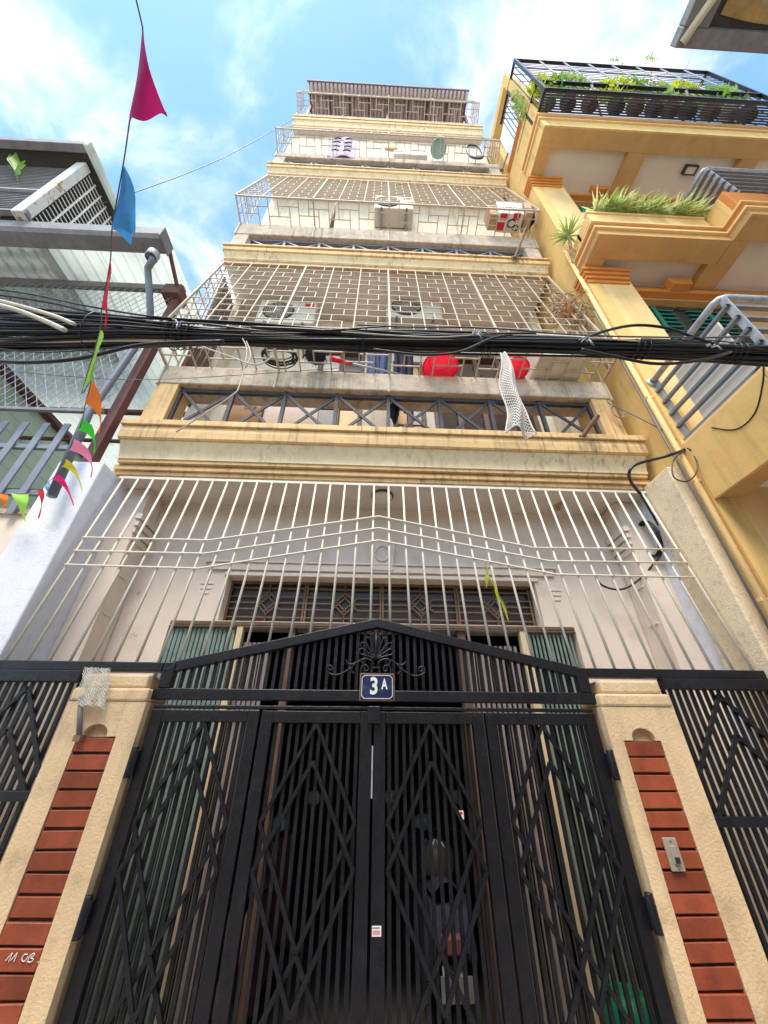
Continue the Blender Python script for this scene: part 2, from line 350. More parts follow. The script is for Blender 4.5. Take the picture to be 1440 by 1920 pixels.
def leafcloud(mb, c, rad, n, sz, seed=0):
    """small pointed leaves spread through an ellipsoid"""
    rg = random.Random(seed); c = Vector(c)
    for i in range(n):
        d = Vector((rg.gauss(0, 1), rg.gauss(0, 1), rg.gauss(0, 1))).normalized(); r = rg.random()**0.5
        p = c+Vector((d.x*rad[0]*r, d.y*rad[1]*r, d.z*rad[2]*r)); a = Vector((rg.gauss(0, 1), rg.gauss(0, 1), rg.gauss(0, 0.6))).normalized()
        b = a.cross(Vector((rg.gauss(0, 1), rg.gauss(0, 1), rg.gauss(0, 1)))).normalized(); s = sz*rg.uniform(0.6, 1.3)
        mb.add([p-a*s, p+b*s*0.4, p+a*s, p-b*s*0.4], [(0, 1, 2, 3)])
    return mb

# ================================================================== SETTING
g = MB().add([(-400, -400, 0), (400, -400, 0), (400, 400, 0), (-400, 400, 0)], [(0, 1, 2, 3)]).build('ground', m_gnd)
struct(g)

# ================================================================== MAIN HOUSE
XL, XR = -2.05, 2.29            # balcony ends
YWS = [3.12, 2.72, 2.52, 2.74]     # facade wall of each upper storey
house = thing('tube_house', 'tall narrow cream house with stacked caged balconies behind the black gate', 'house', (0.12, 4.5, 0))
# (bottom of cornice, ledge top, coping bottom, coping top, cage foot height)
BAL = [(3.48, 3.95, 4.52, 4.76, 4.80), (7.03, 7.34, 7.75, 8.08, 8.17), (10.32, 10.65, 11.18, 11.40, 11.56), (13.50, 13.98, 14.18, 14.33, 14.59)]
TOPS = [7.03, 10.32, 13.50, 15.85]
# body of the house: side and rear walls, floors
mb = MB(); mb.box(XL-0.02, XL+0.10, 2.88, 11, 3.45, 15.9); mb.box(XR-0.10, XR+0.02, 2.88, 11, 3.45, 15.9); mb.box(XL-0.02, XR+0.02, 11, 11.12, 0, 15.9)
mb.box(XL-0.02, XL+0.10, 3.001, 11, 0, 3.45); mb.box(XR-0.10, XR+0.02, 3.0, 11, 0, 3.45)
mb.build('side_wall', m_facade, house)
OPS = [[(-0.78, -0.16, 4.0, 6.3), (0.22, 0.62, 4.3, 6.1), (0.72, 2.0, 4.0, 6.3)],
       [(-1.35, -0.8, 7.4, 8.9), (-0.35, 0.35, 7.4, 8.9), (0.75, 1.9, 7.4, 8.9)],
       [(-0.9, 0.1, 10.7, 12.0), (0.6, 1.7, 10.7, 12.0)],
       [(-1.7, 0.0, 14.0, 15.6), (0.25, 1.95, 14.0, 15.6)]]
for k, (z0, zl, c0, c1, zf) in enumerate(BAL):
    zt = TOPS[k]; YW = YWS[k]
    wall_open(MB(), XL, XR, zl-0.2, zt, YW, YW+0.15, OPS[k]).build('facade_wall', m_facade, house)
    MB().box(XL, XR, 2.42, 10.9, z0+0.03, zl-0.205).build('floor_slab', m_soff, house)
    for (a, b, c, d) in OPS[k]:
        fr = MB(); w = 0.055
        fr.box(a, a+w, YW-0.012, YW+0.08, c, d); fr.box(b-w, b, YW-0.012, YW+0.08, c, d); fr.box(a+w, b-w, YW-0.012, YW+0.08, d-w, d); fr.box(a+w, b-w, YW-0.012, YW+0.08, c, c+0.05)
        wide = b-a > 0.9
        nm = 4 if wide else 2
        for i in range(1, nm): x = a+(b-a)*i/nm; fr.box(x-0.03, x+0.03, YW, YW+0.07, c+0.05, d-w)
        win = fr.build('balcony_door', m_brown if k != 2 else m_gpaint, house, 0.004)
        rows = 6; hz = (d-c-0.12)/rows
        for i in range(nm):
            xa = a+(b-a)*i/nm+0.035; xb = a+(b-a)*(i+1)/nm-0.035
            if wide:       # louvred leaf: slats one by one in low rows only
                for r in range(14):
                    zz = c+0.10+r*(d-c-0.2)/14
                    sl_ = MB().bar((xa, YW+0.045, zz), (xb, YW+0.045, zz), 0.012, (d-c)/14*0.9, (0, -0.5, 1)); sl_.build('slat', m_brown, win)
            else:
                for r in range(rows):
                    za = c+0.06+r*hz; boxpart('pane', random.choice([m_pane, m_amber, m_pane, m_glass]), win, xa, xb, YW+0.03, YW+0.04, za+0.015, za+hz-0.015)
    # cornice, by courses
    h = zl-z0; fo_ = 0.0 if k == 0 else 0.045      # upper cornices project less
    low = MB(); zz = z0
    for i, (yy, hh) in enumerate(((2.395, 0.08), (2.375+fo_*0.3, 0.07), (2.385, 0.05), (2.355+fo_*0.5, 0.07))):
        low.box(XL-0.045+0.01*i*(i != 2), XR+0.045-0.01*i*(i != 2), yy, 2.43, zz+0.0015, zz+hh*h-0.0015*(i != 3)); zz += hh*h
    low.build('cornice_fillets', m_corn, house, 0.003)
    zc0 = zz; zc1 = z0+0.58*h; prof = []
    for i in range(9):
        t = i/8; prof.append((2.345+fo_*0.6-(0.06-fo_*0.3)*(1-math.cos(t*math.pi/2)), lerp(zc0, zc1, t)))
    prof += [(2.43, zc1), (2.43, zc0)]
    MB().prism(prof[::-1], XL-0.02, XR+0.02).build('cornice_cove', m_cove, house)
    prof = [(2.275+fo_, zc1), (2.262+fo_, zc1+0.03*h), (2.255+fo_, z0+0.75*h), (2.26+fo_, z0+0.87*h), (2.55, z0+0.87*h), (2.55, zc1)]
    MB().prism(prof[::-1], XL-0.035, XR+0.035).build('cornice_fascia', m_corn, house, 0.003)
    MB().box(XL-0.05, XR+0.05, 2.238+fo_, 2.50, z0+0.87*h+0.001, zl).build('cornice_ledge', m_corn, house, 0.006)
    if YW > 2.6: MB().box(XL-0.01, XR+0.01, 2.502, YW-0.002, z0+0.7*h, zl-0.01).build('balcony_floor', m_cop, house)
    # end piers and coping
    for a, b in ((XL, XL+0.20), (XR-0.20, XR)):
        MB().box(a, b, 2.335, 2.56, zl+0.001, c0).build('balcony_pier', m_corn if k == 0 else m_cop, house, 0.006)
    MB().box(XL, XR, 2.325, 2.58, c0+0.001, c1).build('coping', m_cop, house, 0.012)
    # crossed railing between the piers
    ra, rb = XL+0.21, XR-0.21; nb = 8; bw = (rb-ra)/nb; z_a, z_b = zl+0.004, c0-0.03
    rail = MB(); rail.bar((ra, 2.40, z_b), (rb, 2.40, z_b), 0.035, 0.03); rail.bar((ra, 2.40, z_a+0.012), (rb, 2.40, z_a+0.012), 0.03, 0.022)
    md = m_dark if k == 0 else m_slate  # upper railings get a lighter tone for the sky light on them
    rl = rail.build('crossed_railing', md, house, 0.002)
    for i in range(nb+1): barpart('post', md, rl, (ra+i*bw, 2.395, z_a), (ra+i*bw, 2.395, c0 if i % 2 else c0+0.05), 0.032, 0.032, (0, 1, 0))
    for i in range(nb):
        for s in (0, 1):
            barpart('cross_bar', md, rl, (ra+i*bw+0.016, 2.385+0.012*s, z_a+0.02 if s else z_b-0.015), (ra+(i+1)*bw-0.016, 2.385+0.012*s, z_b-0.015 if s else z_a+0.02), 0.028, 0.012, (0, 1, 0))
# top storey: roof sheet, steel lean-to
MB().box(XL+0.1, XR-0.1, 2.75, 10.9, 15.86, 15.98).build('roof_slab', m_soff, house)
def corr(u, v):
    x = lerp(XL+0.12, XR-0.12, u); y = lerp(2.06, 4.2, v); return (x, y, 15.93+0.25*v+0.038*math.sin(u*2*math.pi*40))
rs = MB().patch(corr, 400, 6).build('roof_sheet', m_roof, house)
so_ = rs.modifiers.new('thick', 'SOLIDIFY'); so_.thickness = 0.02
MB().box(XL+0.1, XR-0.1, 2.21, 2.25, 15.80, 15.905).build('roof_fascia', m_roofd, house)
MB().box(XL+0.09, XR-0.09, 2.02, 2.052, 15.90, 16.02).build('roof_edge_strip', m_roofd, house)
for x in np.linspace(XL+0.15, XR-0.15, 9): barpart('rafter', m_maroon, house, (x, 2.26, 15.84), (x, 2.75, 15.84), 0.04, 0.06)
for x in (XL+0.16, 0.1, XR-0.16): barpart('roof_post', m_maroon, house, (x, 2.45, 14.32), (x, 2.45, 15.86), 0.06, 0.06)

# ground floor porch
MB().box(XL, XR, 2.42, 2.80, 3.46, 3.508).build('porch_ceiling', m_porch, house)
YB = 2.78
pw = wall_open(MB(), -2.0, 2.2, 0, 3.46, YB, YB+0.16, [(-1.47, 1.56, 0, 2.40), (-1.13, 1.33, 2.44, 2.79)]).build('porch_wall', m_porch, house)
# mouldings on the porch wall: architrave, keystone, plinth blocks, small guttae
mo = MB(); mo.box(-1.30, 1.50, YB-0.022, YB, 2.84, 2.90); mo.box(-1.33, 1.53, YB-0.034, YB, 2.90, 2.915); mo.box(-1.16, 1.36, YB-0.014, YB, 2.795, 2.825)
mo.build('architrave', m_porch, house, 0.004)
kx = P(716, 1045, y=YB).x; kz = P(716, 1045, y=YB).z
ks = MB().prism([(kx-0.09, kz-0.13), (kx+0.09, kz-0.13), (kx+0.115, kz+0.13), (kx-0.115, kz+0.13)], YB-0.03, YB, 'y').build('keystone', m_porch, house, 0.006)
MB().tube([(kx+0.055*math.cos(t), YB-0.032, kz+0.02+0.07*math.sin(t)) for t in np.linspace(0.6, 6.6, 24)], 0.010, 6).build('scroll', m_porch, ks)
for sx, x in ((1, -1.28), (-1, 1.48)):
    bk = MB()
    for i in range(3): bk.box(x-0.05+0.01*i, x+0.05-0.01*i, YB-0.006, YB, 2.72-0.04*i, 2.735-0.04*i)
    bk.build('guttae', m_porch, house, 0.003)
# side walls of the porch with pilasters
for sgn, x0, x1, xp in ((-1, XL-0.33, XL, XL+0.20), (1, XR+0.001, XR+0.08, XR-0.20)):
    MB().box(x0, x1, 2.235 if sgn < 0 else 2.43, 3.0, 0, 3.47).build('porch_side_wall', m_blue, house, 0.01, label=None)
    MB().box(min(x1 if sgn < 0 else x0, xp), max(x1 if sgn < 0 else x0, xp), 2.56, YB-0.005, 0, 3.455).build('pilaster', m_porch, house, 0.006)
    cap = MB(); xi = xp
    for i in range(4):
        e = 0.012*(i+1); cap.box(min(xi-sgn*e*-1, xi), max(xi-sgn*e*-1, xi), 2.56-e, YB-0.01, 3.0+0.055*i, 3.045+0.055*i) if False else cap.box(xi-e if sgn > 0 else xi, xi if sgn > 0 else xi+e, 2.56-e, YB-0.01, 2.98+0.055*i, 3.025+0.055*i)
    cap.build('capital', m_porch, house, 0.003)
    for zz in (2.70, 2.42):
        boxpart('tie_block', m_porch, house, xi-0.008 if sgn > 0 else xi, xi if sgn > 0 else xi+0.008, 2.60, 2.69, zz, zz+0.014, 0.002)
# transom grille
tf = MB(); tf.bar((-1.12, YB+0.10, 2.45), (1.32, YB+0.10, 2.45), 0.02); tf.bar((-1.12, YB+0.10, 2.78), (1.32, YB+0.10, 2.78), 0.02)
tr = tf.build('transom_grille', m_gold, house)
nP = 4; pwid = (1.32+1.12)/nP
for i in range(nP):
    xa = -1.12+i*pwid; xc = xa+pwid/2; y = YB+0.10; q = MB(); t = 0.009
    q.bar((xa, y, 2.45), (xa, y, 2.78), 0.014); q.bar((xa+pwid-0.02, y, 2.45), (xa+pwid-0.02, y, 2.78), 0.012)
    for zz in (2.50, 2.735): q.bar((xa, y, zz), (xa+pwid, y, zz), t)
    for zz in (2.565, 2.665):
        q.bar((xa, y, zz), (xc-0.10, y, zz), t); q.bar((xc+0.10, y, zz), (xa+pwid, y, zz), t)
        s = 1 if zz > 2.6 else -1
        q.bar((xc-0.10, y, zz), (xc-0.05, y, zz-s*0.05), t); q.bar((xc+0.10, y, zz), (xc+0.05, y, zz-s*0.05), t)
    q.bar((xa, y, 2.615), (xc-0.09, y, 2.615), t); q.bar((xc+0.09, y, 2.615), (xa+pwid, y, 2.615), t)
    for dd in (0.0, 0.04):
        for s in (-1, 1): q.bar((xc-0.09+dd, y, 2.615), (xc+dd*0.5, y, 2.615+s*(0.09-dd*0.5)), t); q.bar((xc+0.09-dd, y, 2.615), (xc-dd*0.5, y, 2.615+s*(0.09-dd*0.5)), t)
    q.bar((xc, y, 2.45), (xc, y, 2.53), t); q.bar((xc, y, 2.70), (xc, y, 2.78), t)
    q.build('grille_panel', m_gold, tr)
boxpart('transom_glass', m_glass, house, -1.13, 1.33, YB+0.125, YB+0.135, 2.44, 2.79)
boxpart('door_head', m_brown, house, -1.465, 1.555, YB-0.008, YB+0.10, 2.405, 2.435, 0.004)
# room behind
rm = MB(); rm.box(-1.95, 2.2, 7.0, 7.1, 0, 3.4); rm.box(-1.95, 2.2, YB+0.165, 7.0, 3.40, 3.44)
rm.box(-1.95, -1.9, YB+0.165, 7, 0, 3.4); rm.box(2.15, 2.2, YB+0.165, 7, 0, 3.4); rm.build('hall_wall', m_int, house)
MB().box(-1.9, 2.15, 2.60, 6.99, 0.004, 0.02).build('hall_floor', m_int, house)  # dark sheet standing in for the shade on the floor inside
# folding shutters and jambs either side of the doorway
def slats(name, mat, x0, x1, n, depth, z0, z1, y):
    root = None
    for i in range(n):
        xa = lerp(x0, x1, i/n); xb = lerp(x0, x1, (i+1)/n)-0.004
        o = MB().prism([(xa, y), (xa+(xb-xa)*0.7, y+0.010), (xa+(xb-xa)*0.7, y+depth+0.012), (xa, y+depth)], z0, z1, 'z').build(name, mat, house)
slats('shutter_slat', m_greensh, -1.455, -0.98, 15, 0.012, 0.02, 2.385, YB+0.02)
slats('shutter_slat', m_greensh, 1.20, 1.545, 11, 0.012, 0.02, 2.385, YB+0.02)
slats('folding_slat', m_greybr, -0.92, -0.72, 6, 0.02, 0.02, 2.30, YB+0.05)
slats('folding_slat', m_greybr, 0.72, 1.12, 11, 0.02, 0.02, 2.30, YB+0.05)
for xa, xb in ((-0.975, -0.93), (1.13, 1.19)): boxpart('door_jamb', m_creamst, house, xa, xb, YB+0.0, YB+0.06, 0.0, 2.40, 0.004)
boxpart('door_jamb', m_brown, house, -0.60, -0.55, YB+0.02, YB+0.10, 0, 2.40, 0.004)
boxpart('door_jamb', m_brown, house, 0.66, 0.72, YB+0.02, YB+0.10, 0, 2.40, 0.004)
# porch lamp
lp = P(718, 912, z=3.46)
t = thing('ceiling_lamp', 'round frosted lamp on the porch ceiling behind the white bars', 'lamp', (lp.x, 2.56, 3.40))
MB().lathe([(0.0, 0.0), (0.05, 0.004), (0.075, 0.02), (0.085, 0.04)], (lp.x, 2.56, 3.40), 24).build('lamp_shade', m_porch, t)
MB().lathe([(0.09, 0.0), (0.095, 0.008), (0.095, 0.02), (0.0, 0.02)], (lp.x, 2.56, 3.439), 24).build('lamp_base', m_brown, t)

# ================================================================== CAGES
names = ['first', 'second', 'third', 'topmost']
cl = ['deep iron lattice cage holding red basins behind the black cable bundle', 'iron lattice cage holding a printed paper bag and cartons',
      'iron lattice cage in front of the lilac towel', 'iron lattice cage right under the corrugated roof edge']
for k, (z0, zl, c0, c1, zf) in enumerate(BAL):
    cg = thing('security_cage', cl[k], 'cage', (0.12, 2.2, c1), 'security cages on the balconies')
    ytop = 2.39 if k < 3 else 2.19; ztop = TOPS[k]-0.002 if k < 3 else 15.78
    yf = 2.03; x0, x1 = XL+0.01, XR-0.01
    up = Vector((0, ytop-yf, ztop-zf)); H = up.length
    lattice(MB(), (x0, yf, zf), (1, 0, 0), up, x1-x0, H, 0.36, 0.165 if k < 2 else 0.18, 0.0098).build('front_panel', m_cage, cg)
    fl = Vector((0, yf-2.335, zf-(c1+0.004)))
    basket(MB(), (x0, 2.335, c1+0.004), (1, 0, 0), fl, x1-x0, fl.length, 0.42, 0.0120).build('floor_panel', m_cage, cg)
    for x in (x0, x1):
        sp = MB(); n = 7
        A = Vector((x, 2.335, c1+0.01)); B = Vector((x, yf, zf)); Cc = Vector((x, ytop, ztop))
        back_top = Vector((x, 2.45, ztop)); back_bot = Vector((x, 2.45, c1+0.01))
        sp.bar(A, B, 0.016); sp.bar(B, Cc, 0.016); sp.bar(back_bot, back_top, 0.014)
        m = 11 if k < 2 else 9
        for j in range(1, m):
            t = j/m; a = B.lerp(Cc, t); b = back_bot.lerp(back_top, t); sp.bar(a, b, 0.010)
            if j < m-1:
                a2 = B.lerp(Cc, t+1/m); b2 = back_bot.lerp(back_top, t+1/m)
                q = 0.33 if j % 2 else 0.66
                sp.bar(a.lerp(b, q), a2.lerp(b2, q), 0.010)
        sp.bar(A.lerp(B, 0.5), B.lerp(Cc, 0.3), 0.009); sp.bar(A, B.lerp(Cc, 0.55), 0.009); sp.bar(back_bot.lerp(back_top, 0.2), B.lerp(Cc, 0.75), 0.009)
        sp.build('side_panel', m_cage, cg)
    fr = MB(); fr.bar((x0, yf, zf), (x1, yf, zf), 0.02); fr.bar((x0, ytop, ztop-0.004), (x1, ytop, ztop-0.004), 0.018)
    for i in range(0, 5):
        x = lerp(x0, x1, i/4); fr.bar((x, yf-0.006, zf), (x, ytop-0.006, ztop), 0.02); fr.bar((x, 2.335, c1+0.008), (x, yf, zf), 0.02); fr.bar((x, 2.318, c0-0.03), (x, 2.318, c1+0.012), 0.016)
    fr.build('frame', m_cage, cg)

# ================================================================== GATE
YG = 2.21
gl, gr = -1.113, 1.218
lv = [gl, -0.552, 0.030, 0.616, gr]
gate = thing('folding_gate', 'black steel folding gate with four barred leaves and diamond bars', 'gate', (0.05, YG, 0))
ZT = 1.812
for i in range(4):
    a, b = lv[i]+0.006, lv[i+1]-0.006; w = 0.058
    f = MB(); f.box(a, a+w, YG-0.02, YG+0.02, 0.04, ZT); f.box(b-w, b, YG-0.02, YG+0.02, 0.04, ZT)
    f.box(a+w, b-w, YG-0.0195, YG+0.0195, ZT-0.055, ZT-0.001); f.box(a+w, b-w, YG-0.0195, YG+0.0195, 0.04, 0.10); f.box(a+w, b-w, YG-0.012, YG+0.018, 0.50, 0.53)
    leaf = f.build('gate_leaf', m_black, gate, 0.003)
    n = 12; ia, ib = a+w, b-w; dx = (ib-ia)/n
    for k in range(n): jx = random.uniform(-0.0022, 0.0022); barpart('bar', m_black, leaf, (ia+dx*(k+0.5), YG+0.008, 0.10), (ia+dx*(k+0.5)+jx, YG+0.008, ZT-0.054), 0.0165, 0.014, (0, 1, 0))
    xc = (ia+ib)/2
    for zt, zm, zb, yd in ((ZT-0.056, 1.36, 0.96, 0.009), (1.595, 1.20, 0.80, 0.0235), (0.955, 0.60, 0.20, 0.009)):
        for s, xe in ((-1, ia+0.01), (1, ib-0.01)):
            barpart('diamond_bar', m_black, leaf, (xc, YG-yd, zt), (xe, YG-yd-0.0008, zm), 0.017, 0.013, (0, 1, 0))
            barpart('diamond_bar', m_black, leaf, (xe, YG-yd-0.0016, zm), (xc, YG-yd-0.0024, zb), 0.0168, 0.013, (0, 1, 0))
    if i in (0, 3):
        for zz in (1.585, 1.07, 0.45):
            xh = a-0.012 if i == 0 else b+0.012
            h = MB(); h.box(xh-0.022, xh+0.022, YG-0.05, YG-0.021, zz-0.05, zz+0.05); h.tube([(xh, YG-0.045, zz-0.06), (xh, YG-0.045, zz+0.065)], 0.016, 10)
            h.build('hinge', m_black, leaf, 0.003)
# latch box, bolt, stickers on the meeting stiles
MB().box(0.0, 0.068, YG-0.045, YG-0.0205, 1.755, 1.835).build('latch_box', m_black, gate, 0.004)
MB().box(0.026, 0.033, YG-0.024, YG-0.0205, 1.45, 1.66).build('bolt', m_galv, gate)
st = P(706, 1746, y=YG-0.021)
s1 = tag(MB().box(st.x-0.019, st.x+0.019, YG-0.0225, YG-0.0205, st.z-0.015, st.z+0.015).build('sticker', m_enw), 'small white and red paper sticker on the gate meeting stile', 'sticker')
MB().box(st.x-0.016, st.x+0.014, YG-0.0231, YG-0.0226, st.z-0.010, st.z+0.003).build('red_print', M('faded pink print', (0.62, 0.28, 0.32), 0.7), s1)
MB().box(st.x-0.018, st.x+0.012, YG-0.0231, YG-0.0226, st.z+0.008, st.z+0.011).build('grey_print', m_cableg, s1)
st = P(865, 1528, y=YG-0.02)
s2 = tag(MB().box(st.x-0.011, st.x+0.011, YG-0.0215, YG-0.020, st.z-0.016, st.z+0.016).build('paper_tag', m_enw), 'tiny white paper tag stuck on a diamond bar of the gate', 'tag')
MB().box(st.x-0.007, st.x+0.007, YG-0.0222, YG-0.0216, st.z+0.002, st.z+0.012).build('red_print', m_bagr, s2)

# pediment over the gate
ped = thing('gate_pediment', 'black steel pediment with fan ornament above the folding gate', 'pediment', (0.05, YG, 1.85))
pk = (0.045, 2.275)
MB().box(gl-0.02, gr+0.03, YG-0.025, YG+0.025, 1.858, 1.912).build('bottom_rail', m_black, ped, 0.004)
MB().box(gl+0.01, gr-0.01, YG-0.022, YG+0.022, 1.818, 1.834).build('head_rail', m_black, ped, 0.003)
zs_ = 2.012
for x in (gl+0.03, gr-0.02): MB().box(x-0.03, x+0.03, YG-0.029, YG+0.028, 1.913, zs_+0.026).build('end_post', m_black, ped, 0.003)
for s, xe in ((-1, gl+0.02), (1, gr-0.01)): barpart('sloping_rail', m_black, ped, (xe-s*-0.0, YG-0.001*s, zs_), (pk[0], YG-0.001*s, pk[1]), 0.046-0.002*s, 0.052, (0, 0, 1), 0.003)
def chord(x): return zs_+(pk[1]-zs_)*(1-abs(x-pk[0])/((pk[0]-gl-0.02) if x < pk[0] else (gr-0.01-pk[0])))
n = 54
for i in range(1, n):
    x = lerp(gl+0.06, gr-0.05, i/n); top = chord(x)-0.02
    if top-1.913 > 0.02: barpart('bar', m_black, ped, (x, YG+0.008, 1.911), (x, YG+0.008, top), 0.018, 0.012, (0, 1, 0))
# fan ornament traced as scrolls
ocx, ocz, oy = 0.040, 1.925, YG-0.034
sc = 0.0003                       # metres per zoomed unit (the fan is about 0.2 m wide)
def S2(u, v): return (ocx+(u-668)*sc*0.98, oy, 2.0+(845-v)*sc*0.98-0.002)
def petal(tip, ctl, w):
    b = (668, 600)
    l = [b, (ctl[0]-w, ctl[1]+20), (tip[0]-w*1.0, tip[1]+45), (tip[0], tip[1]), (tip[0]+w*0.9, tip[1]+40), (ctl[0]+w, ctl[1]+20), b]
    return catmull([S2(*p) for p in l], 6)
om = MB()
for sgn in (-1, 1):
    for tip, base in (((90, 145), 0), ((190, 215), 0), ((290, 320), 0), ((320, 450), 0)):
        tx = 668+sgn*tip[0]; ty = tip[1]; d = Vector((tx-668, 600-ty)).normalized(); pr = Vector((-d.y, d.x)); L_ = Vector((tx-668, 600-ty)).length
        pts = []
        for t, w in ((0, 0), (0.35, 16), (0.7, 40), (0.9, 48), (1.0, 22), (1.02, 0), (1.0, -22), (0.9, -48), (0.7, -40), (0.35, -16), (0, 0)):
            q = d*(L_*t)+pr*w; pts.append(S2(668+q.x, 600-q.y))
        om.tube(catmull(pts, 4), 0.0042, 6)
    for path in ([(630, 700), (590, 640), (500, 600), (400, 620), (300, 670), (200, 705), (130, 680), (105, 630)],
                 [(400, 860), (385, 790), (420, 730), (490, 720), (530, 770), (505, 815), (460, 805), (465, 775)],
                 [(200, 765), (100, 830), (0, 880), (-110, 890), (-210, 860), (-260, 800), (-230, 740), (-170, 735), (-140, 780), (-165, 815), (-200, 800)],
                 [(270, 865), (215, 820), (210, 770), (260, 700)], [(440, 720), (400, 650), (395, 622)], [(580, 850), (610, 790), (600, 760)]):
        om.tube(catmull([S2(668+sgn*(668-u), v) for u, v in path], 5), 0.0052, 6)
om.tube([S2(668, 600), S2(668, 300), S2(662, 95)], 0.006, 8, rr=[0.008, 0.011, 0.004])
om.tube(catmull([S2(590, 600), S2(668, 540), S2(745, 600)], 6), 0.005, 6)
om.bar(S2(590, 755), S2(745, 755), 0.018, 0.012)
om.build('fan_ornament', m_black, ped)
# house number plate
np_ = thing('house_number_plate', 'blue enamel plate with white 3A below the fan ornament', 'number plate', (0.047, YG-0.04, 1.862))
px0, px1, pz0, pz1, py = -0.040, 0.136, 1.864, 1.989, YG-0.042
MB().box(px0-0.006, px1+0.006, py+0.003, py+0.012, pz0-0.006, pz1+0.006).build('backing', m_rust, np_, 0.003)
MB().box(px0, px1, py, py+0.004, pz0, pz1).build('plate', m_plate, np_, 0.001)
rim = MB(); c = 0.014; e = 0.006; yy = py-0.0012
loop = [(px0+e+c, pz0+e), (px1-e-c, pz0+e), (px1-e, pz0+e+c), (px1-e, pz1-e-c), (px1-e-c, pz1-e), (px0+e+c, pz1-e), (px0+e, pz1-e-c), (px0+e, pz0+e+c)]
for i in range(8): p, q = loop[i], loop[(i+1) % 8]; rim.bar((p[0], yy, p[1]), (q[0], yy, q[1]), 0.003, 0.0016, (0, 1, 0))
rim.build('rim', m_enw, np_)
for txt, sz, x, z, sx, bold in (('3', 0.114, 0.031, 1.927, 0.84, 0.0032), ('A', 0.072, 0.087, 1.938, 0.62, 0.0018)):
    cu = bpy.data.curves.new('digit', 'FONT'); cu.body = txt; cu.size = sz; cu.extrude = 0.0008; cu.offset = bold; cu.align_x = 'CENTER'; cu.align_y = 'CENTER'
    tmp = bpy.data.objects.new('digit', cu); C.objects.link(tmp); me = bpy.data.meshes.new_from_object(tmp.evaluated_get(bpy.context.evaluated_depsgraph_get())); bpy.data.objects.remove(tmp)
    me.materials.clear(); me.materials.append(m_enw)
    me.transform(Matrix.Translation((x, py-0.0014, z)) @ Matrix.Rotation(math.pi/2, 4, 'X') @ Matrix.Diagonal((sx, 1, 1, 1)))
    o = bpy.data.objects.new('digit', me); adopt(o, np_); C.objects.link(o)

# gate piers
def pier(x0, x1, bx0, bx1, label, left):
    t = thing('gate_pier', label, 'pier', ((x0+x1)/2, 2.25, 0), 'gate piers')
    y0, y1 = 2.15, 2.36; yb = y0+0.02
    bt = 1.690
    body = MB(); body.box(x0, bx0, y0, y1, 0, bt); body.box(bx1, x1, y0, y1, 0, bt); body.box(bx0, bx1, yb+0.004, y1-0.01, 0, bt)
    # head of the pier with the arched niche above the bricks
    xm = (bx0+bx1)/2-0.012*(1 if left else -1); r = (bx1-bx0)*0.31
    prof = [(x0, bt), (xm-r, bt)]+[(xm-r*math.cos(a), bt+0.012+r*0.72*math.sin(a)) for a in np.linspace(0, math.pi, 13)]+[(xm+r, bt), (x1, bt), (x1, 1.842), (x0, 1.842)]
    body.prism(prof, y0, yb+0.012, 'y'); body.box(x0, x1, yb+0.012, y1, bt, 1.842)
    body.build('shaft', m_pier, t)
    ca = MB(); ca.box(x0+0.002, x1-0.002, y0-0.007, y1+0.01, 1.843, 1.905); ca.build('capital', m_pier, t, 0.012)
    ca = MB(); ca.box(x0+0.03, x1-0.03, y0+0.005, y1-0.01, 1.906, 1.972); ca.build('capital_block', m_pier, t, 0.012)
    boxpart('brick_bed', m_mort, t, bx0, bx1, yb-0.002, yb+0.003, 0.02, bt-0.001)
    bm = MB().box(-(bx1-bx0)/2+0.002, (bx1-bx0)/2-0.002, -0.010, 0.010, -0.0300, 0.0300).mesh('brick', m_brick)
    z = bt-0.004-0.030; pitch = 0.0692; k = 0; rg = random.Random(3 if left else 9)
    while z > 0.05:
        o = inst(bm, 'brick', ((bx0+bx1)/2+rg.uniform(-.002, .002), yb-0.008+rg.uniform(-.0035, .0035), z+rg.uniform(-.0015, .0015)), t, (rg.uniform(-.02, .02), rg.uniform(-.012, .012), rg.uniform(-.012, .012))); o.scale = (1, 1, rg.uniform(0.94, 1.03))
        bv = o.modifiers.new('bevel', 'BEVEL'); bv.width = 0.0025; bv.segments = 1
        z -= pitch; k += 1
    return t
pl = pier(-1.515, -1.128, -1.405, -1.222, 'cream pier with red bricks, a rag on its cap and white handwriting', True)
pr = pier(1.236, 1.628, 1.305, 1.498, 'cream pier with red bricks and a doorbell switch', False)
# handwriting "11 CB." on a brick of the pier
def strokes(paths, r):
    m = MB()
    for p in paths: m.tube(catmull([P(u/12.0, 1760+v/12.0, y=2.1455) for u, v in p], 4), r, 5)
    return m
strokes([[(120, 500), (200, 410), (280, 320)], [(280, 320), (240, 420), (190, 530)], [(240, 490), (320, 400), (390, 320)], [(390, 320), (350, 430), (305, 525)],
         [(620, 355), (560, 355), (495, 430), (510, 505), (560, 500), (630, 410)], [(680, 370), (640, 460), (610, 530)],
         [(690, 380), (760, 330), (775, 370), (690, 430), (745, 450), (735, 500), (670, 530), (625, 515)], [(865, 510), (850, 545)]], 0.0016).build('handwriting', m_chalk, pl)
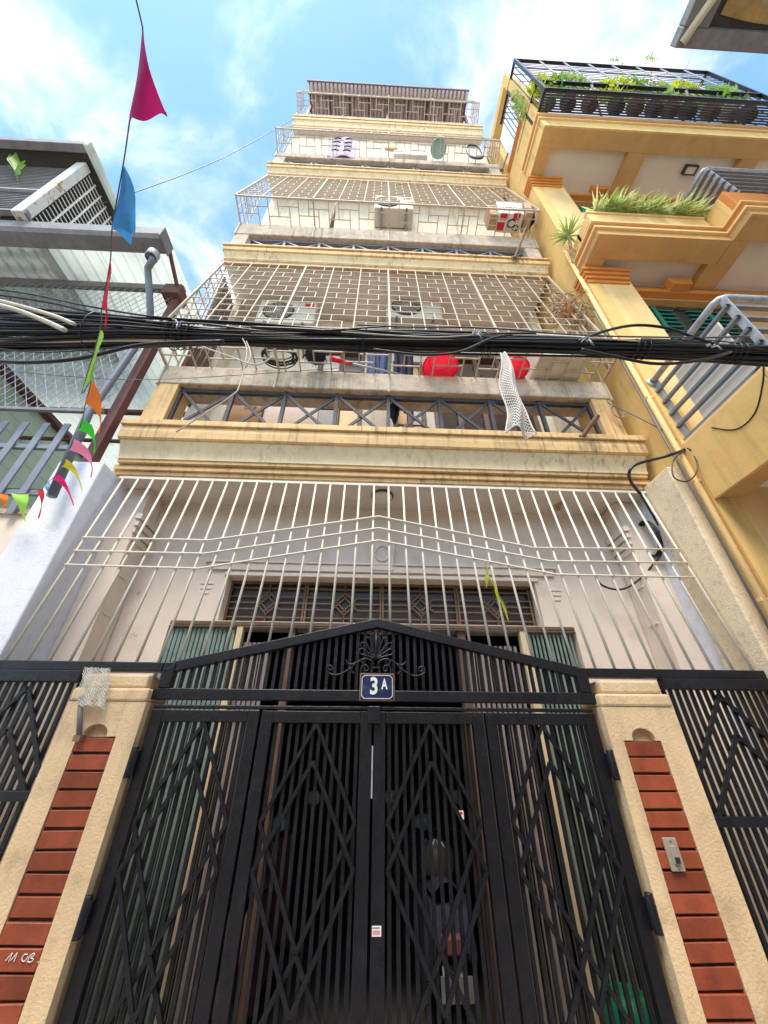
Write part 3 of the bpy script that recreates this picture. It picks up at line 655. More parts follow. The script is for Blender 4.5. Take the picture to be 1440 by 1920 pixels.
# doorbell
db = thing('doorbell_switch', 'beige metal doorbell switch with a black button on the bricks', 'doorbell', (1.40, 2.14, 1.20))
bx, bz = 1.372, 1.262
MB().box(bx-0.030, bx+0.030, 2.134, 2.146, bz-0.056, bz+0.056).build('plate', m_chrome, db, 0.003)
MB().box(bx-0.014, bx+0.014, 2.126, 2.1345, bz-0.030, bz+0.030).build('rocker', m_chrome, db, 0.003)
MB().box(bx-0.009, bx+0.012, 2.122, 2.1265, bz-0.028, bz-0.008).build('button', m_ink, db, 0.001)
for dz in (-0.046, 0.046): MB().lathe([(0.0045, 0), (0.0045, 0.003), (0, 0.004)], (bx, 2.134, bz+dz), 10, (0, -1, 0)).build('screw', m_greydk, db)
# side fences
def fence(x0, x1, label, zr, left):
    t = thing('side_fence', label, 'fence', ((x0+x1)/2, YG, 0), 'side fences beside the gate piers')
    tb = MB(); ex = (-1.117 if left else x1); sx = (x0 if left else 1.231)
    tb.box(sx, ex, YG-0.03, YG+0.03, 1.990, 2.038); tb.build('top_rail', m_black, t, 0.004)
    tb = MB(); tb.box(x0, x1, YG-0.05, YG+0.0, 1.932, 1.9885); tb.build('lower_rail', m_black, t, 0.004)
    n = 13 if left else 16; dx = (x1-x0)/n
    for i in range(n): x = x0+dx*(i+0.5); barpart('bar', m_black, t, (x, YG+0.005, 0.05), (x, YG+0.005, 1.933), 0.019, 0.012, (0, 1, 0))
    for z in (zr, 0.9, 0.08): MB().box(x0, x1, YG-0.022, YG+0.02, z-0.02, z+0.02).build('cross_rail', m_black, t, 0.003)
    xm = (x0+x1)/2
    for zt in (1.91, 1.72):
        for xe in (x0+0.02, x1-0.02): barpart('diagonal_bar', m_black, t, (xm, YG-0.012, zt), (xe, YG-0.012, zt-0.38), 0.019, 0.014, (0, 1, 0)) if zt-0.38 > zr-0.1 else barpart('diagonal_bar', m_black, t, (xm, YG-0.012, zt), (lerp(xm, xe, 0.9), YG-0.012, zr), 0.019, 0.014, (0, 1, 0))
    return t
fence(-2.045, -1.520, 'black barred fence between the pale blue wall and the pier', 1.455, True)
fence(1.633, 2.27, 'black barred fence between the doorbell pier and the beige pillar', 1.365, False)

# leaning white grille above the gate
gw = thing('white_grille', 'leaning cream painted bar grille above the black pediment', 'grille', (0.1, 2.3, 2.03))
gx0, gx1 = -1.99, 2.235; nb = 37
def gpl(x, t): return Vector((x, lerp(2.21, 2.405, t), lerp(2.036, 3.462, t)))       # plane of the grille
MB().bar((gx0-0.03, 2.405, 3.452), (gx1+0.03, 2.405, 3.452), 0.02, 0.022).build('top_rail', m_white, gw)
for i in range(nb):
    x = lerp(gx0, gx1, i/(nb-1)); zb = 2.036
    if gl+0.02 < x < gr-0.01: zb = max(2.036, chord(x)+0.024)
    t0 = (zb-2.036)/(3.462-2.036); jit = random.uniform(-0.006, 0.006)
    MB().tube([gpl(x+jit, t0), gpl(x+jit*0.3, 0.5*(t0+1)), gpl(x, 1.0-0.004)], 0.0080, 8).build('bar', m_white, gw)
for ln in ([(140, 1007), (392, 1013), (710, 968), (1000, 1027), (1275, 1030)], [(124, 1032), (383, 1038), (710, 990), (1030, 1052), (1290, 1055)], [(108, 1058), (372, 1066), (710, 1013), (1042, 1077), (1303, 1083)]):
    pts = []
    for u, v in ln:
        # meet the leaning plane: solve along the ray
        a = P(u, v, y=2.0); b = P(u, v, y=2.6); lo, hi = 0.0, 1.0
        for _ in range(40):
            mid = (lo+hi)/2; q = a.lerp(b, mid); ty = (q.z-2.036)/(3.462-2.036); yy = lerp(2.21, 2.405, ty)-0.015
            if q.y < yy: lo = mid
            else: hi = mid
        pts.append(a.lerp(b, lo))
    pts[0].x = max(pts[0].x, gx0); pts[-1].x = min(pts[-1].x, gx1)
    MB().tube(pts, 0.0070, 8).build('cross_bar', m_white, gw)
# beige pillar at the side of the porch
pa = P(1205, 905, x=2.30); pb = P(1245, 880, x=2.30)
plr = tag(MB().box(2.265, 2.372, 2.12, 2.425, 0, 3.50).build('boundary_pillar', m_beige, None, 0.01), 'rough beige pillar between the porch and the yellow house', 'pillar')

# ================================================================== YELLOW HOUSE ON THE RIGHT
XY = 2.38; YF = 2.02; XE = 7.2
yh = thing('yellow_house', 'yellow ochre house with stepped balconies, green shutters and a rooftop plant cage', 'house', (4.8, 4.0, 0))
# side wall up to the terrace and above it, with the open bay
sw = MB(); sw.box(XY, XY+0.16, YF, 11, 0, 9.86); sw.box(XY, XY+0.16, 2.25, 11, 9.86, 13.0); sw.box(XY, XY+0.16, 1.35, 1.50, 9.88, 13.0); sw.box(XY, XY+0.16, 1.50, 2.25, 12.75, 13.0); sw.box(XY, XY+0.16, 1.50, 2.25, 9.88, 10.66)
sw.build('side_wall', m_yel, yh)
for i in range(3): boxpart('bay_sill', m_ora, yh, XY-0.015-0.012*i, XY+0.18, 1.48-0.01*i, 2.27, 10.66+0.045*i, 10.70+0.045*i, 0.004)
# front wall: corner pilaster, storey walls with shutter openings
MB().box(XY+0.162, 2.90, YF+0.002, 2.40, 0, 9.40).build('corner_pilaster', m_yel2, yh, 0.006)
ops = [(2.95, 4.25, 3.70, 6.18), (4.9, 6.2, 3.70, 6.18), (2.95, 4.25, 7.0, 9.20), (4.9, 6.2, 7.0, 9.20)]
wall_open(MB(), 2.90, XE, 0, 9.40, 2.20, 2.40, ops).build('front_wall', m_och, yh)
for (a, b, c, d) in ops:
    sh = MB(); sh.box(a, b, 2.30, 2.32, c, d)
    root = sh.build('shutter', m_brn, yh)
    nl = 2; nr = 4; w = (b-a)/nl; hh = (d-c)/nr
    for i in range(nl):
        for j in range(nr):
            xa, xb, za, zb = a+i*w+0.09, a+(i+1)*w-0.07, c+j*hh+0.09, c+(j+1)*hh-0.07
            boxpart('shutter_rail', m_brn, root, a+i*w+0.02, a+(i+1)*w-0.02, 2.275, 2.30, zb+0.015, zb+0.14, 0.004)
            for q in range(6):
                z = lerp(za+0.02, zb-0.02, q/5); MB().bar((xa, 2.285, z), (xb, 2.285, z), 0.045, 0.012, (0, -0.6, 1)).build('louvre', m_grn, root)
            boxpart('louvre_rod', m_grn, root, (xa+xb)/2-0.025, (xa+xb)/2+0.025, 2.250, 2.262, za-0.02, zb+0.01)
for zc in (6.18, 9.20):
    MB().box(2.905, XE, 2.12, 2.2, zc+0.03, zc+0.10).build('lintel', m_ora, yh, 0.006); MB().box(2.905, XE, 2.15, 2.2, zc+0.10, zc+0.17).build('lintel_band', m_ora, yh, 0.006)
    MB().prism([(3.44, zc+0.04), (3.66, zc+0.04), (3.70, zc+0.17), (3.40, zc+0.17)], 2.03, 2.12, 'y').build('keystone', m_ora, yh, 0.006)
    cp = MB()
    for i in range(4): cp.box(XY-0.005-0.012*i, 2.86+0.012*i, YF-0.015-0.018*i, 2.18, zc-0.07+0.062*i, zc-0.012+0.062*i)
    cp.build('pilaster_capital', m_ora, yh, 0.004)
# balcony slabs: (soffit z, top z, front y, step x, stepped front y)
def slab(zs, zt, yf, xs, yf2, name):
    # soffit frame with recessed white panels
    fb = MB(); fb.box(XY+0.003, xs, yf+0.02, yf+0.24, zs, zt-0.02)
    fb.box(xs+0.006, XE, yf2+0.02, yf2+0.24, zs, zt-0.02)
    if yf2 < yf: fb.box(xs+0.006, xs+0.2, yf2+0.241, yf+0.24, zs, zt-0.02)
    fb.box(XY+0.003, XY+0.20, yf+0.24, YF-0.002, zs, zt-0.02)
    for x in (3.80, 5.6): fb.box(x, x+0.28, (yf2 if x >= xs else yf)+0.24, 2.19, zs+0.002, zt-0.02)
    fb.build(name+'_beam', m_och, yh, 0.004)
    pn = MB(); pn.box(XY+0.21, XE, min(yf, yf2)+0.25 if xs < 2.5 else yf+0.25, 2.195, zs+0.11, zs+0.13)
    if yf2 < yf: pn.box(xs+0.2, XE, yf2+0.25, yf+0.25, zs+0.11, zs+0.13)
    pn.build(name+'_soffit', m_wht, yh)
slab(3.14, 3.62, 1.33, 2.40, 1.33, 'balcony'); slab(6.37, 6.75, 1.64, 3.88, 1.40, 'balcony'); slab(9.39, 9.86, 1.39, 2.40, 1.39, 'terrace')
# fascias
MB().box(XY-0.004, XE, 1.322, 1.35, 3.125, 3.63).build('balcony_fascia', m_yel, yh, 0.005); MB().box(XY-0.004, XY+0.02, 1.351, YF-0.003, 3.125, 3.63).build('balcony_fascia', m_yel, yh, 0.004)
MB().box(XY-0.002, XE, 1.33, YF, 3.631, 3.65).build('balcony_floor', m_yel2, yh)
def course(prof, zs, xs, yf, yf2, mat, name):
    """stepped moulding along the left end, the front, the step and the outer front"""
    for (z0, z1, e) in prof:
        c = MB(); c.box(XY-e, xs-e, yf-e, yf+0.05, zs+z0, zs+z1); c.box(XY-e, XY+0.04, yf+0.05, YF-0.004, zs+z0, zs+z1)
        if xs > 2.5: c.box(xs-e, xs+0.05, yf2-e, yf+0.05, zs+z0, zs+z1); c.box(xs+0.05, XE, yf2-e, yf2+0.05, zs+z0, zs+z1)
        else: c.box(xs-e, XE, yf-e, yf+0.05, zs+z0, zs+z1)
        c.build(name, mat, yh, 0.004)
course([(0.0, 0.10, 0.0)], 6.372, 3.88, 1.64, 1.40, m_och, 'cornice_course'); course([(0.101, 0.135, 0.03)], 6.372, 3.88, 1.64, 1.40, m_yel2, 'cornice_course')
course([(0.136, 0.20, 0.02)], 6.372, 3.88, 1.64, 1.40, m_ora, 'cornice_course'); course([(0.201, 0.23, 0.045)], 6.372, 3.88, 1.64, 1.40, m_yel2, 'cornice_course')
course([(0.0, 0.30, 0.0)], 9.392, 2.40, 1.39, 1.39, m_yel, 'cornice_course'); course([(0.301, 0.345, 0.025)], 9.392, 2.40, 1.39, 1.39, m_yel2, 'cornice_course')
course([(0.346, 0.44, 0.01)], 9.392, 2.40, 1.39, 1.39, m_ora, 'cornice_course'); course([(0.441, 0.485, 0.04)], 9.392, 2.40, 1.39, 1.39, m_yel2, 'cornice_course')
# planter trough on the middle balcony
pt = MB(); pt.box(XY+0.05, 3.86, 1.66, 1.70, 6.60, 6.98); pt.box(XY+0.05, XY+0.09, 1.70, 2.0, 6.60, 6.98); pt.box(XY+0.05, 3.86, 1.86, 1.90, 6.60, 6.98); pt.box(XY+0.09, 3.86, 1.70, 1.86, 6.86, 6.90); pt.box(XY+0.045, 3.865, 1.645, 1.71, 6.981, 7.02)
pt.build('planter_trough', m_yel2, yh, 0.005)
MB().box(3.885, XE, 1.405, 1.47, 6.60, 7.02).build('parapet', m_ora, yh, 0.006)
MB().box(3.885, 3.95, 1.47, 2.0, 6.60, 7.02).build('parapet_side', m_yel, yh, 0.006)
# railings
def railing(x, y0, y1, x1, z0, z1, n, mat_top, mat_bar, label, wide=0.03):
    t = thing('balcony_railing', label, 'railing', (x, y1, z0), 'railings of the yellow house')
    MB().tube([(x, y0, z1), (x, y1+0.05, z1), (x+0.015, y1+0.015, z1), (x+0.05, y1, z1), (x1, y1, z1)], 0.026, 10).build('top_rail', mat_top, t)
    for i in range(n):
        z = lerp(z0, z1-0.12, i/(n-1)); q = MB(); q.bar((x, y0, z), (x, y1-0.015, z), wide, 0.022); q.bar((x-0.0145, y1, z+0.0007), (x1, y1, z+0.0007), wide, 0.022); q.build('rail', mat_bar, t)
    for y in (y0-0.02, y1): barpart('post', m_galv, t, (x+0.018, y, z0-0.05), (x+0.018, y, z1-0.02), 0.012, 0.05, (0, 1, 0))
    for xx in np.arange(x+0.75, x1, 0.75): barpart('post', m_galv, t, (xx, y1+0.022, z0-0.05), (xx, y1+0.022, z1-0.02), 0.05, 0.012, (0, 1, 0))
    MB().lathe([(0.05, 0), (0.05, 0.012), (0.03, 0.02)], (x, YF+0.0 if y0 > 2 else y0, z1), 16, (0, -1, 0)).build('flange', m_galv, t)
    return t
railing(2.425, 2.018, 1.29, XE, 3.69, 4.37, 5, m_galv, m_slate, 'grey pipe railing of the lower yellow balcony that the cables cross')
railing(4.075, 1.99, 1.42, XE, 7.07, 7.86, 6, m_galv, m_greydk, 'grey railing with brown flats beside the planter trough', 0.05)
# white board standing inside the lower railing
wb = tag(MB().box(2.475, 2.50, 1.42, 1.86, 3.66, 4.30).build('white_board', m_wht, None, 0.004), 'large white board standing inside the lower grey railing', 'board')
# lamp under the terrace
lq = P(1293, 318, z=9.48)
t = thing('soffit_lamp', 'square dark framed lamp under the yellow terrace', 'lamp', (lq.x, lq.y, 9.42))
fr = MB(); a = 0.10
for (x0, x1, y0, y1) in ((-a, a, -0.06, -0.045), (-a, a, 0.045, 0.06), (-a, -a+0.02, -0.045, 0.045), (a-0.02, a, -0.045, 0.045)): fr.box(lq.x+x0, lq.x+x1, lq.y+y0, lq.y+y1, 9.43, 9.499)
fr.build('frame', m_brn, t); MB().box(lq.x-a+0.02, lq.x+a-0.02, lq.y-0.045, lq.y+0.045, 9.445, 9.455).build('diffuser', m_wht, t)
# rain pipe on the corner
rp_ = tag(MB().tube([(XY-0.03, 2.05, 0.1), (XY-0.03, 2.05, 7.0)], 0.022, 10).build('rain_pipe', m_yel2), 'thin painted rain pipe running down the corner of the yellow house', 'pipe')
MB().tube([(XY-0.075, 2.06, 0.1), (XY-0.075, 2.06, 5.6)], 0.008, 6).build('cable', m_cableg, rp_)
for z in np.arange(0.6, 7.0, 0.9): MB().box(XY-0.056, XY-0.0005, 2.035, 2.065, z, z+0.02).build('clip', m_yel2, rp_)
# plants of the trough
grp = 'spider plants in the planter trough'
me_list = []
for i in range(4): me_list.append(blades(MB(), (0, 0, 0), 110, 0.34, 0.024, 1.3, 0.85, 20+i, 0.8).mesh('foliage', m_leafA if i % 2 else m_leafB))
for i in range(11):
    x = 2.62+i*0.118; z = 6.902
    t = thing('spider_plant', 'arching green and white spider plant in the yellow planter trough', 'plant', (x, 1.76, z), grp)
    o = inst(me_list[i % 4], 'foliage', (x, 1.70+random.uniform(-0.03, 0.03), z+0.15), t, (0, 0, i*1.3)); o.scale = (1, 1, random.uniform(0.85, 1.15))
    MB().tube([(x, 1.76, z-0.002), (x, 1.71, z+0.16)], 0.022, 8, rr=[0.03, 0.018]).build('crown', m_leafB, t)
hp = P(1063, 440, x=XY-0.06)
t = thing('wall_plant', 'spiky grey green plant sprouting from the top of the rain pipe', 'plant', (XY-0.04, hp.y, hp.z-0.2))
blades(MB(), (XY-0.05, hp.y, hp.z-0.05), 60, 0.30, 0.018, 1.0, 0.35, 77, 0.5).build('foliage', m_leafA, t)
MB().tube(catmull([(XY-0.03, 2.05, hp.z-0.45), (XY-0.035, (2.05+hp.y)/2, hp.z-0.25), (XY-0.05, hp.y, hp.z-0.04)], 4), 0.018, 8).build('stem', m_dry, t)
# rooftop cage with pots
cg = thing('terrace_cage', 'black slatted plant cage along the edge of the yellow terrace', 'cage', (4.2, 1.25, 9.88))
cx0, cx1, cy0, cy1 = 2.40, 6.05, 1.12, 1.95
fr = MB()
for z in (9.93, 10.50, 12.36):
    fr.bar((cx0, cy0, z), (cx1, cy0, z), 0.045); fr.bar((cx0, cy0, z), (cx0, cy1, z), 0.04); fr.bar((cx1, cy0, z), (cx1, cy1, z), 0.04)
for x in (cx0, cx1):
    for y in (cy0, 1.50): fr.bar((x, y, 9.88), (x, y, 12.38), 0.045)
fr.build('frame', m_black, cg)
for i in range(11):
    y = lerp(cy0+0.02, 1.42, i/10); barpart('floor_slat', m_dark, cg, (cx0, y, 9.915+0.0*i), (cx1, y, 9.915), 0.019, 0.02)
for i in range(9): x = lerp(cx0, cx1, i/8); barpart('upright', m_galv, cg, (x, cy0-0.012, 10.5), (x, cy0-0.012, 12.36), 0.03, 0.012, (0, 1, 0))
wl = MB()
for i in range(1, 13): z = lerp(10.5, 12.36, i/13); wl.bar((cx0, cy0+0.008, z), (cx1, cy0+0.008, z), 0.008)
for i in range(1, 30): x = lerp(cx0, cx1, i/30); wl.bar((x, cy0+0.02, 9.93), (x, cy0+0.02, 10.5), 0.010)
wl.build('front_bars', m_dark, cg)
for x in (cx0, cx1):
    sd_ = MB()
    for i in range(1, 12): y = lerp(cy0, cy1, i/12); sd_.bar((x, y, 9.93), (x, y, 12.36), 0.010)
    sd_.build('side_bars', m_dark, cg)
tp = MB()
for i in range(1, 10): y = lerp(cy0, cy1, i/10); tp.bar((cx0, y, 12.36), (cx1, y, 12.36), 0.010)
tp.build('top_bars', m_dark, cg)
for x in (3.2, 4.7): barpart('prop', m_galv, cg, (x, cy0-0.03, 10.3), (x+0.18, 1.36, 9.90), 0.03, 0.012)
pots = [(2.55, 'potw'), (2.86, 'potd'), (3.20, 'potr'), (3.62, 'potd'), (3.92, 'potr'), (4.22, 'potd'), (4.48, 'potr'), (4.76, 'potd'), (5.12, 'potr'), (5.42, 'potw'), (5.72, 'potd')]
pl_lab = {'potw': ('white ceramic pot with a leafy plant in the terrace cage', 'white pots in the terrace cage'), 'potd': ('black plastic pot with a leafy plant in the terrace cage', 'black pots in the terrace cage'), 'potr': ('terracotta pot with a leafy plant in the terrace cage', 'terracotta pots in the terrace cage')}
for i, (x, kd) in enumerate(pots):
    lk = ['yellow green', 'bright green', 'grey green', 'yellow green'][i % 4]
    t = thing('potted_plant', pl_lab[kd][0].replace('a leafy', 'a '+lk), 'plant', (x, 1.26, 9.927), pl_lab[kd][1])
    MB().lathe([(0.0, 0.0), (0.075, 0.0), (0.105, 0.2), (0.115, 0.2), (0.115, 0.225), (0.09, 0.225), (0.085, 0.2), (0.0, 0.19)], (x, 1.26, 9.927), 18).build('pot', {'potw': m_potw, 'potd': m_potd, 'potr': m_potr}[kd], t)
    lm = [m_leafY, m_leafC, m_leafA, m_leafY][i % 4]
    f = MB(); leafcloud(f, (x, 1.20, 10.60+0.2*(i % 3)), (0.22, 0.12, 0.46), 210, 0.065, i); f.build('foliage', lm, t)
    MB().tube([(x, 1.26, 10.11), (x+0.03, 1.27, 10.5), (x-0.02, 1.28, 10.85)], 0.008, 6).build('stem', m_dry, t)
for i, (u, v0, v1) in enumerate(((1160, 130, 108), (1220, 150, 98), (1275, 150, 95))):
    p0 = P(u, v0, y=1.25); p1 = P(u+(-4, 2, 25)[i], v1, y=1.25)
    t = thing('bare_shrub', ('thin leaning shoot rising above the terrace cage', 'small leafy shoot rising above the terrace cage', 'bare slanting twig rising above the terrace cage')[i], 'plant', (p0.x, 1.25, 11.3))
    MB().tube([(p0.x, 1.25, 9.93), p0, p0.lerp(p1, 0.5)+Vector((0.02, 0, 0)), p1], 0.007, 5).build('stem', m_dry, t)
    if i < 2: leafcloud(MB(), p0.lerp(p1, 0.75), (0.10, 0.05, 0.35), 26, 0.045, 40+i).build('foliage', m_leafA, t)
vn = thing('hanging_vine', 'trailing vine hanging down the side of the terrace cage', 'plant', (2.37, 1.55, 10.75))
f = MB(); leafcloud(f, (2.36, 1.48, 11.15), (0.03, 0.16, 0.75), 260, 0.04, 91); f.build('foliage', m_leafA, vn)
MB().tube([(2.36, 1.48, 10.7), (2.36, 1.45, 11.3), (2.38, 1.5, 12.0)], 0.006, 5).build('stem', m_dry, vn)

# ================================================================== HOUSE BEHIND THE CAMERA (eave in the corner of the picture)
oh = thing('opposite_house', 'house across the alley whose dark eave and pale pipe overhang', 'house', (3.0, -3.0, 0))
YO = -1.15
wall_open(MB(), -6, 9, 0, 4.0, YO-0.2, YO, [(-3.2, -2.2, 1.0, 2.4), (1.6, 2.6, 0, 2.2)]).build('front_wall', m_opp, oh)  # unseen wall, kept low and pale so more light reaches the gate
MB().box(3.72, 9, YO-0.2, YO, 4.0, 9.0).build('upper_wall', m_opp, oh)
for (a, b, c, d) in [(-3.2, -2.2, 1.0, 2.4), (1.6, 2.6, 0, 2.2)]:
    boxpart('window', m_glass, oh, a, b, YO-0.12, YO-0.10, c, d)
e0 = P(1265, 90, z=9.0)
ev = MB(); ev.box(e0.x, 9, e0.y-0.16, e0.y, 9.0, 9.16); ev.box(e0.x, e0.x+0.30, YO-0.2, e0.y-0.161, 9.0, 9.16); ev.build('eave_gutter', m_greydk, oh, 0.01)
MB().box(e0.x+0.302, 9, YO-0.2, e0.y-0.162, 9.12, 9.15).build('eave_board', m_brn, oh)
def aw(u, v): return (lerp(e0.x+0.42, 8.0, u), lerp(e0.y-0.26, YO, v)+0.05*math.sin(u*9)*(1-v), 9.10-0.05*math.sin(u*22)*0.3)
MB().patch(aw, 60, 12).build('awning_sheet', m_goldp, oh)
pp = P(1280, 80, z=8.97); pq = P(1335, 0, z=8.97); pd = (pq-pp)
MB().tube([pp, pq+pd*1.5], 0.045, 12).build('eave_pipe', m_cablew, oh)

# ================================================================== LEFT NEIGHBOUR
XN = -2.16
ln = thing('canopy_house', 'low house with a ribbed metal canopy, grey gutter and mint boards', 'house', (-4.0, 3.5, 0))
zc = 5.95
# canopy underside: ribbed sheets, one by one
ys0, ys1 = 1.70, 6.6
xa = XN+0.03; sw_ = 0.78
for k in range(4):
    x1 = xa-k*sw_; x0 = x1-sw_+0.006
    def rib(u, v, x0=x0, x1=x1):
        c = (u*6) % 1.0; b = 0.0 if c < 0.62 else 0.028*min(1, min((c-0.62)/0.08, (1.0-c)/0.08))
        return (lerp(x0, x1, u), lerp(ys0, ys1, v), zc-0.004*k+0.03+b+0.05*v)
    o = MB().patch(rib, 96, 2, False).build('metal_sheet', m_sheet, ln)
for y in (2.2, 4.05, 5.6): MB().box(-5.2, XN, y-0.035, y+0.035, zc-0.05, zc+0.01).build('purlin', m_greydk if y < 3 else m_maroon, ln, 0.004)
MB().box(-5.02, -4.90, 2.0, 6.6, zc-0.13, zc-0.051).build('beam', m_maroon, ln, 0.004)
gt = MB(); gt.prism([(1.64, 5.99), (1.64, 5.86), (1.67, 5.83), (1.80, 5.83), (1.82, 5.86), (1.82, 5.99), (1.80, 5.99), (1.80, 5.86), (1.66, 5.86), (1.66, 5.99)], -5.3, XN+0.01)
gt.build('gutter', m_greydk, ln); MB().box(XN+0.011, XN+0.025, 1.635, 1.825, 5.825, 6.0).build('gutter_end', m_greydk, ln, 0.004)
# walls of the recess under the canopy: mint boards
for z in np.arange(0.0, 5.8, 0.22): boxpart('board', m_mint, ln, -5.06+0.004*((int(z/0.22)) % 2), -5.02, 2.3, 6.6, z, z+0.215, 0.003)
for z in np.arange(0.0, 5.9, 0.30): boxpart('board', m_mint, ln, -5.0, XN-0.05, 6.5, 6.54+0.004*((int(z/0.3)) % 2), z, z+0.294, 0.003)
for (y0, y1, z0, z1) in ((2.7, 3.1, 4.1, 4.6), (3.3, 3.6, 3.5, 3.9)):
    w = MB(); w.box(-5.02, -4.995, y0, y1, z0, z1); ww = w.build('window', m_gpaint, ln); boxpart('pane', m_pane, ww, -4.995, -4.985, y0+0.05, y1-0.05, z0+0.05, z1-0.05)
MB().box(-5.1, XN-0.26, 2.30, 2.50, 0, 3.02).build('garden_wall', m_porch, ln)
MB().box(-5.2, -2.42, 2.28, 2.52, 3.021, 3.06).build('wall_coping', m_cop, ln)
# steel post and thin tie beside the cream house
p0 = P(196, 848, x=XN-0.02); p1 = P(345, 552, x=XN-0.02)
barpart('steel_post', m_maroon, ln, (XN-0.05, 2.30, 3.05), (XN-0.03, 2.22, 5.90), 0.075, 0.075, (0, 1, 0))
barpart('tie_bar', m_maroon, ln, (XN-0.02, 1.84, 5.98), (XN-0.03, 2.26, 5.80), 0.03, 0.03)
MB().box(XN-0.16, XN+0.02, 2.12, 2.30, 5.72, 5.895).build('bracket', m_maroon, ln, 0.006)
for z in (4.9, 4.0): barpart('tie_bar', m_maroon, ln, (-5.0, 4.0, z+0.4), (XN, 4.0, z+0.38), 0.04, 0.04)
# downpipe
dp = tag(MB().tube([P(287, 478, y=1.76), P(286, 488, y=1.77), P(277, 503, y=1.83), P(279, 530, y=1.90), P(282, 585, y=2.04), P(280, 600, y=2.09), P(268, 620, y=2.12), P(252, 652, y=2.13), P(167, 773, y=2.13), P(97, 930, y=2.13)], 0.031, 14).build('downpipe', m_pvc), 'grey plastic downpipe bending from the gutter down past the pickets', 'pipe')
pp_ = P(287, 478, y=1.76); MB().lathe([(0.05, -0.06), (0.056, -0.06), (0.056, 0.03), (0.05, 0.03)], (pp_.x, 1.76, pp_.z), 16).build('socket', m_galv, dp)
# wire screen under the purlin
scn = thing('wire_screen', 'diamond wire screen hanging under the ribbed metal canopy', 'screen', (-3.5, 2.18, 3.9))
w = MB(); zt, zb = 5.88, 3.95; x0, x1 = -5.0, XN-0.06; st = 0.085; Hs = zt-zb
k = -40
while k*st < (x1-x0)+Hs:
    for s in (1, -1):
        a = x0+k*st if s > 0 else x1-k*st
        pts = []
        for t in (0.0, 1.0):
            x = a+s*Hs*0.55*t; pts.append((x, zt-Hs*t))
        (xa_, za_), (xb_, zb_) = pts
        lo, hi = 0.0, 1.0
        # clip to the screen
        if xa_ != xb_:
            for lim in (x0, x1):
                tt = (lim-xa_)/(xb_-xa_)
                inside_lo = x0-1e-6 <= xa_ <= x1+1e-6
                if 0 < tt < 1:
                    if (xa_ < x0 and lim == x0 and s > 0) or (xa_ > x1 and lim == x1 and s < 0): lo = max(lo, tt)
                    elif inside_lo: hi = min(hi, tt)
        A = (lerp(xa_, xb_, lo), 2.18+0.004*s, lerp(za_, zb_, lo)); B = (lerp(xa_, xb_, hi), 2.18+0.004*s, lerp(za_, zb_, hi))
        if min(A[0], B[0]) >= x0-1e-3 and max(A[0], B[0]) <= x1+1e-3 and hi > lo: w.bar(A, B, 0.0035)
    k += 1
w.build('wire_mesh', m_galv, scn)
MB().bar((x0, 2.18, zb), (x1, 2.18, zb), 0.03).build('bottom_bar', m_greydk, scn); MB().bar((x0, 2.18, zt), (x1, 2.18, zt), 0.03).build('top_bar', m_greydk, scn)
# picket railing
pk_ = thing('picket_railing', 'grey blue picket railing on the garden wall below the bunting', 'railing', (-2.9, 2.2, 3.0))
for i in range(14):
    x = -2.36-i*0.165; barpart('picket', m_gpaint, pk_, (x, 2.26, 3.0), (x, 2.26, 3.88), 0.055, 0.014, (0, 1, 0), 0.003)
for z in (3.20, 3.64): barpart('rail', m_gpaint, pk_, (-4.6, 2.285, z), (-2.33, 2.285, z), 0.03, 0.04)
# wall cream below pickets and sloped pipe
# upper terrace cage on the left
uc = thing('balcony_cage', 'white barred balcony cage with a grey roof edge above the canopy', 'cage', (-4.3, 2.5, 6.0))
kx, ky = -3.5, 1.62; zt = 7.42
MB().box(-7.0, kx+0.10, ky-0.22, ky-0.14, zt, zt+0.10).build('roof_gutter', m_greydk, uc, 0.006)
MB().box(-7.0, kx+0.12, ky-0.14, 3.3, zt+0.05, zt+0.07).build('roof_sheet', m_brn, uc); MB().box(kx+0.10, kx+0.14, ky-0.22, 3.3, zt-0.02, zt+0.11).build('roof_edge', m_sheet, uc, 0.004)  # roof cut short to light the canopy behind; underside darkened as shade
MB().box(kx-0.08, kx+0.03, ky-0.06, ky+0.03, 6.0, zt).build('corner_post', m_rustbeam, uc, 0.006)
for i in range(12): y = lerp(ky-0.02, 3.2, i/11); MB().box(-7.0, kx+0.04, y-0.025, y+0.025, 6.045, 6.075).build('floor_slat', m_greydk, uc)  # open slats instead of a full floor, letting light down to the canopy
MB().box(kx-0.03, kx+0.05, ky-0.04, 3.3, 6.01, 6.044).build('floor_beam', m_greydk, uc)
MB().box(-7.0, kx-0.7, ky+0.6, ky+0.68, 6.08, zt+0.04).build('back_wall', m_brn, uc)  # dark walls stand in for the shade inside the cage
MB().box(-7.0, kx+0.0, 3.2, 3.28, 6.08, zt+0.04).build('rear_wall', m_brn, uc)
for i in range(20): z = lerp(6.1, zt-0.03, i/19); barpart('side_bar', m_enw, uc, (kx, ky+0.05, z), (kx, 3.2, z), 0.008, 0.008)
for i in range(14): y = lerp(ky+0.15, 3.15, i/13); barpart('side_upright', m_enw, uc, (kx+0.008, y, 6.05), (kx+0.008, y, zt), 0.014, 0.014)
for i in range(30): z = lerp(6.1, zt-0.05, i/29); barpart('front_bar', m_greydk, uc, (-7.0, ky, z), (kx-0.06, ky, z), 0.010, 0.010)
barpart('front_rail', m_galv, uc, (-7, ky-0.02, 6.62), (kx-0.06, ky-0.02, 6.62), 0.03, 0.02)
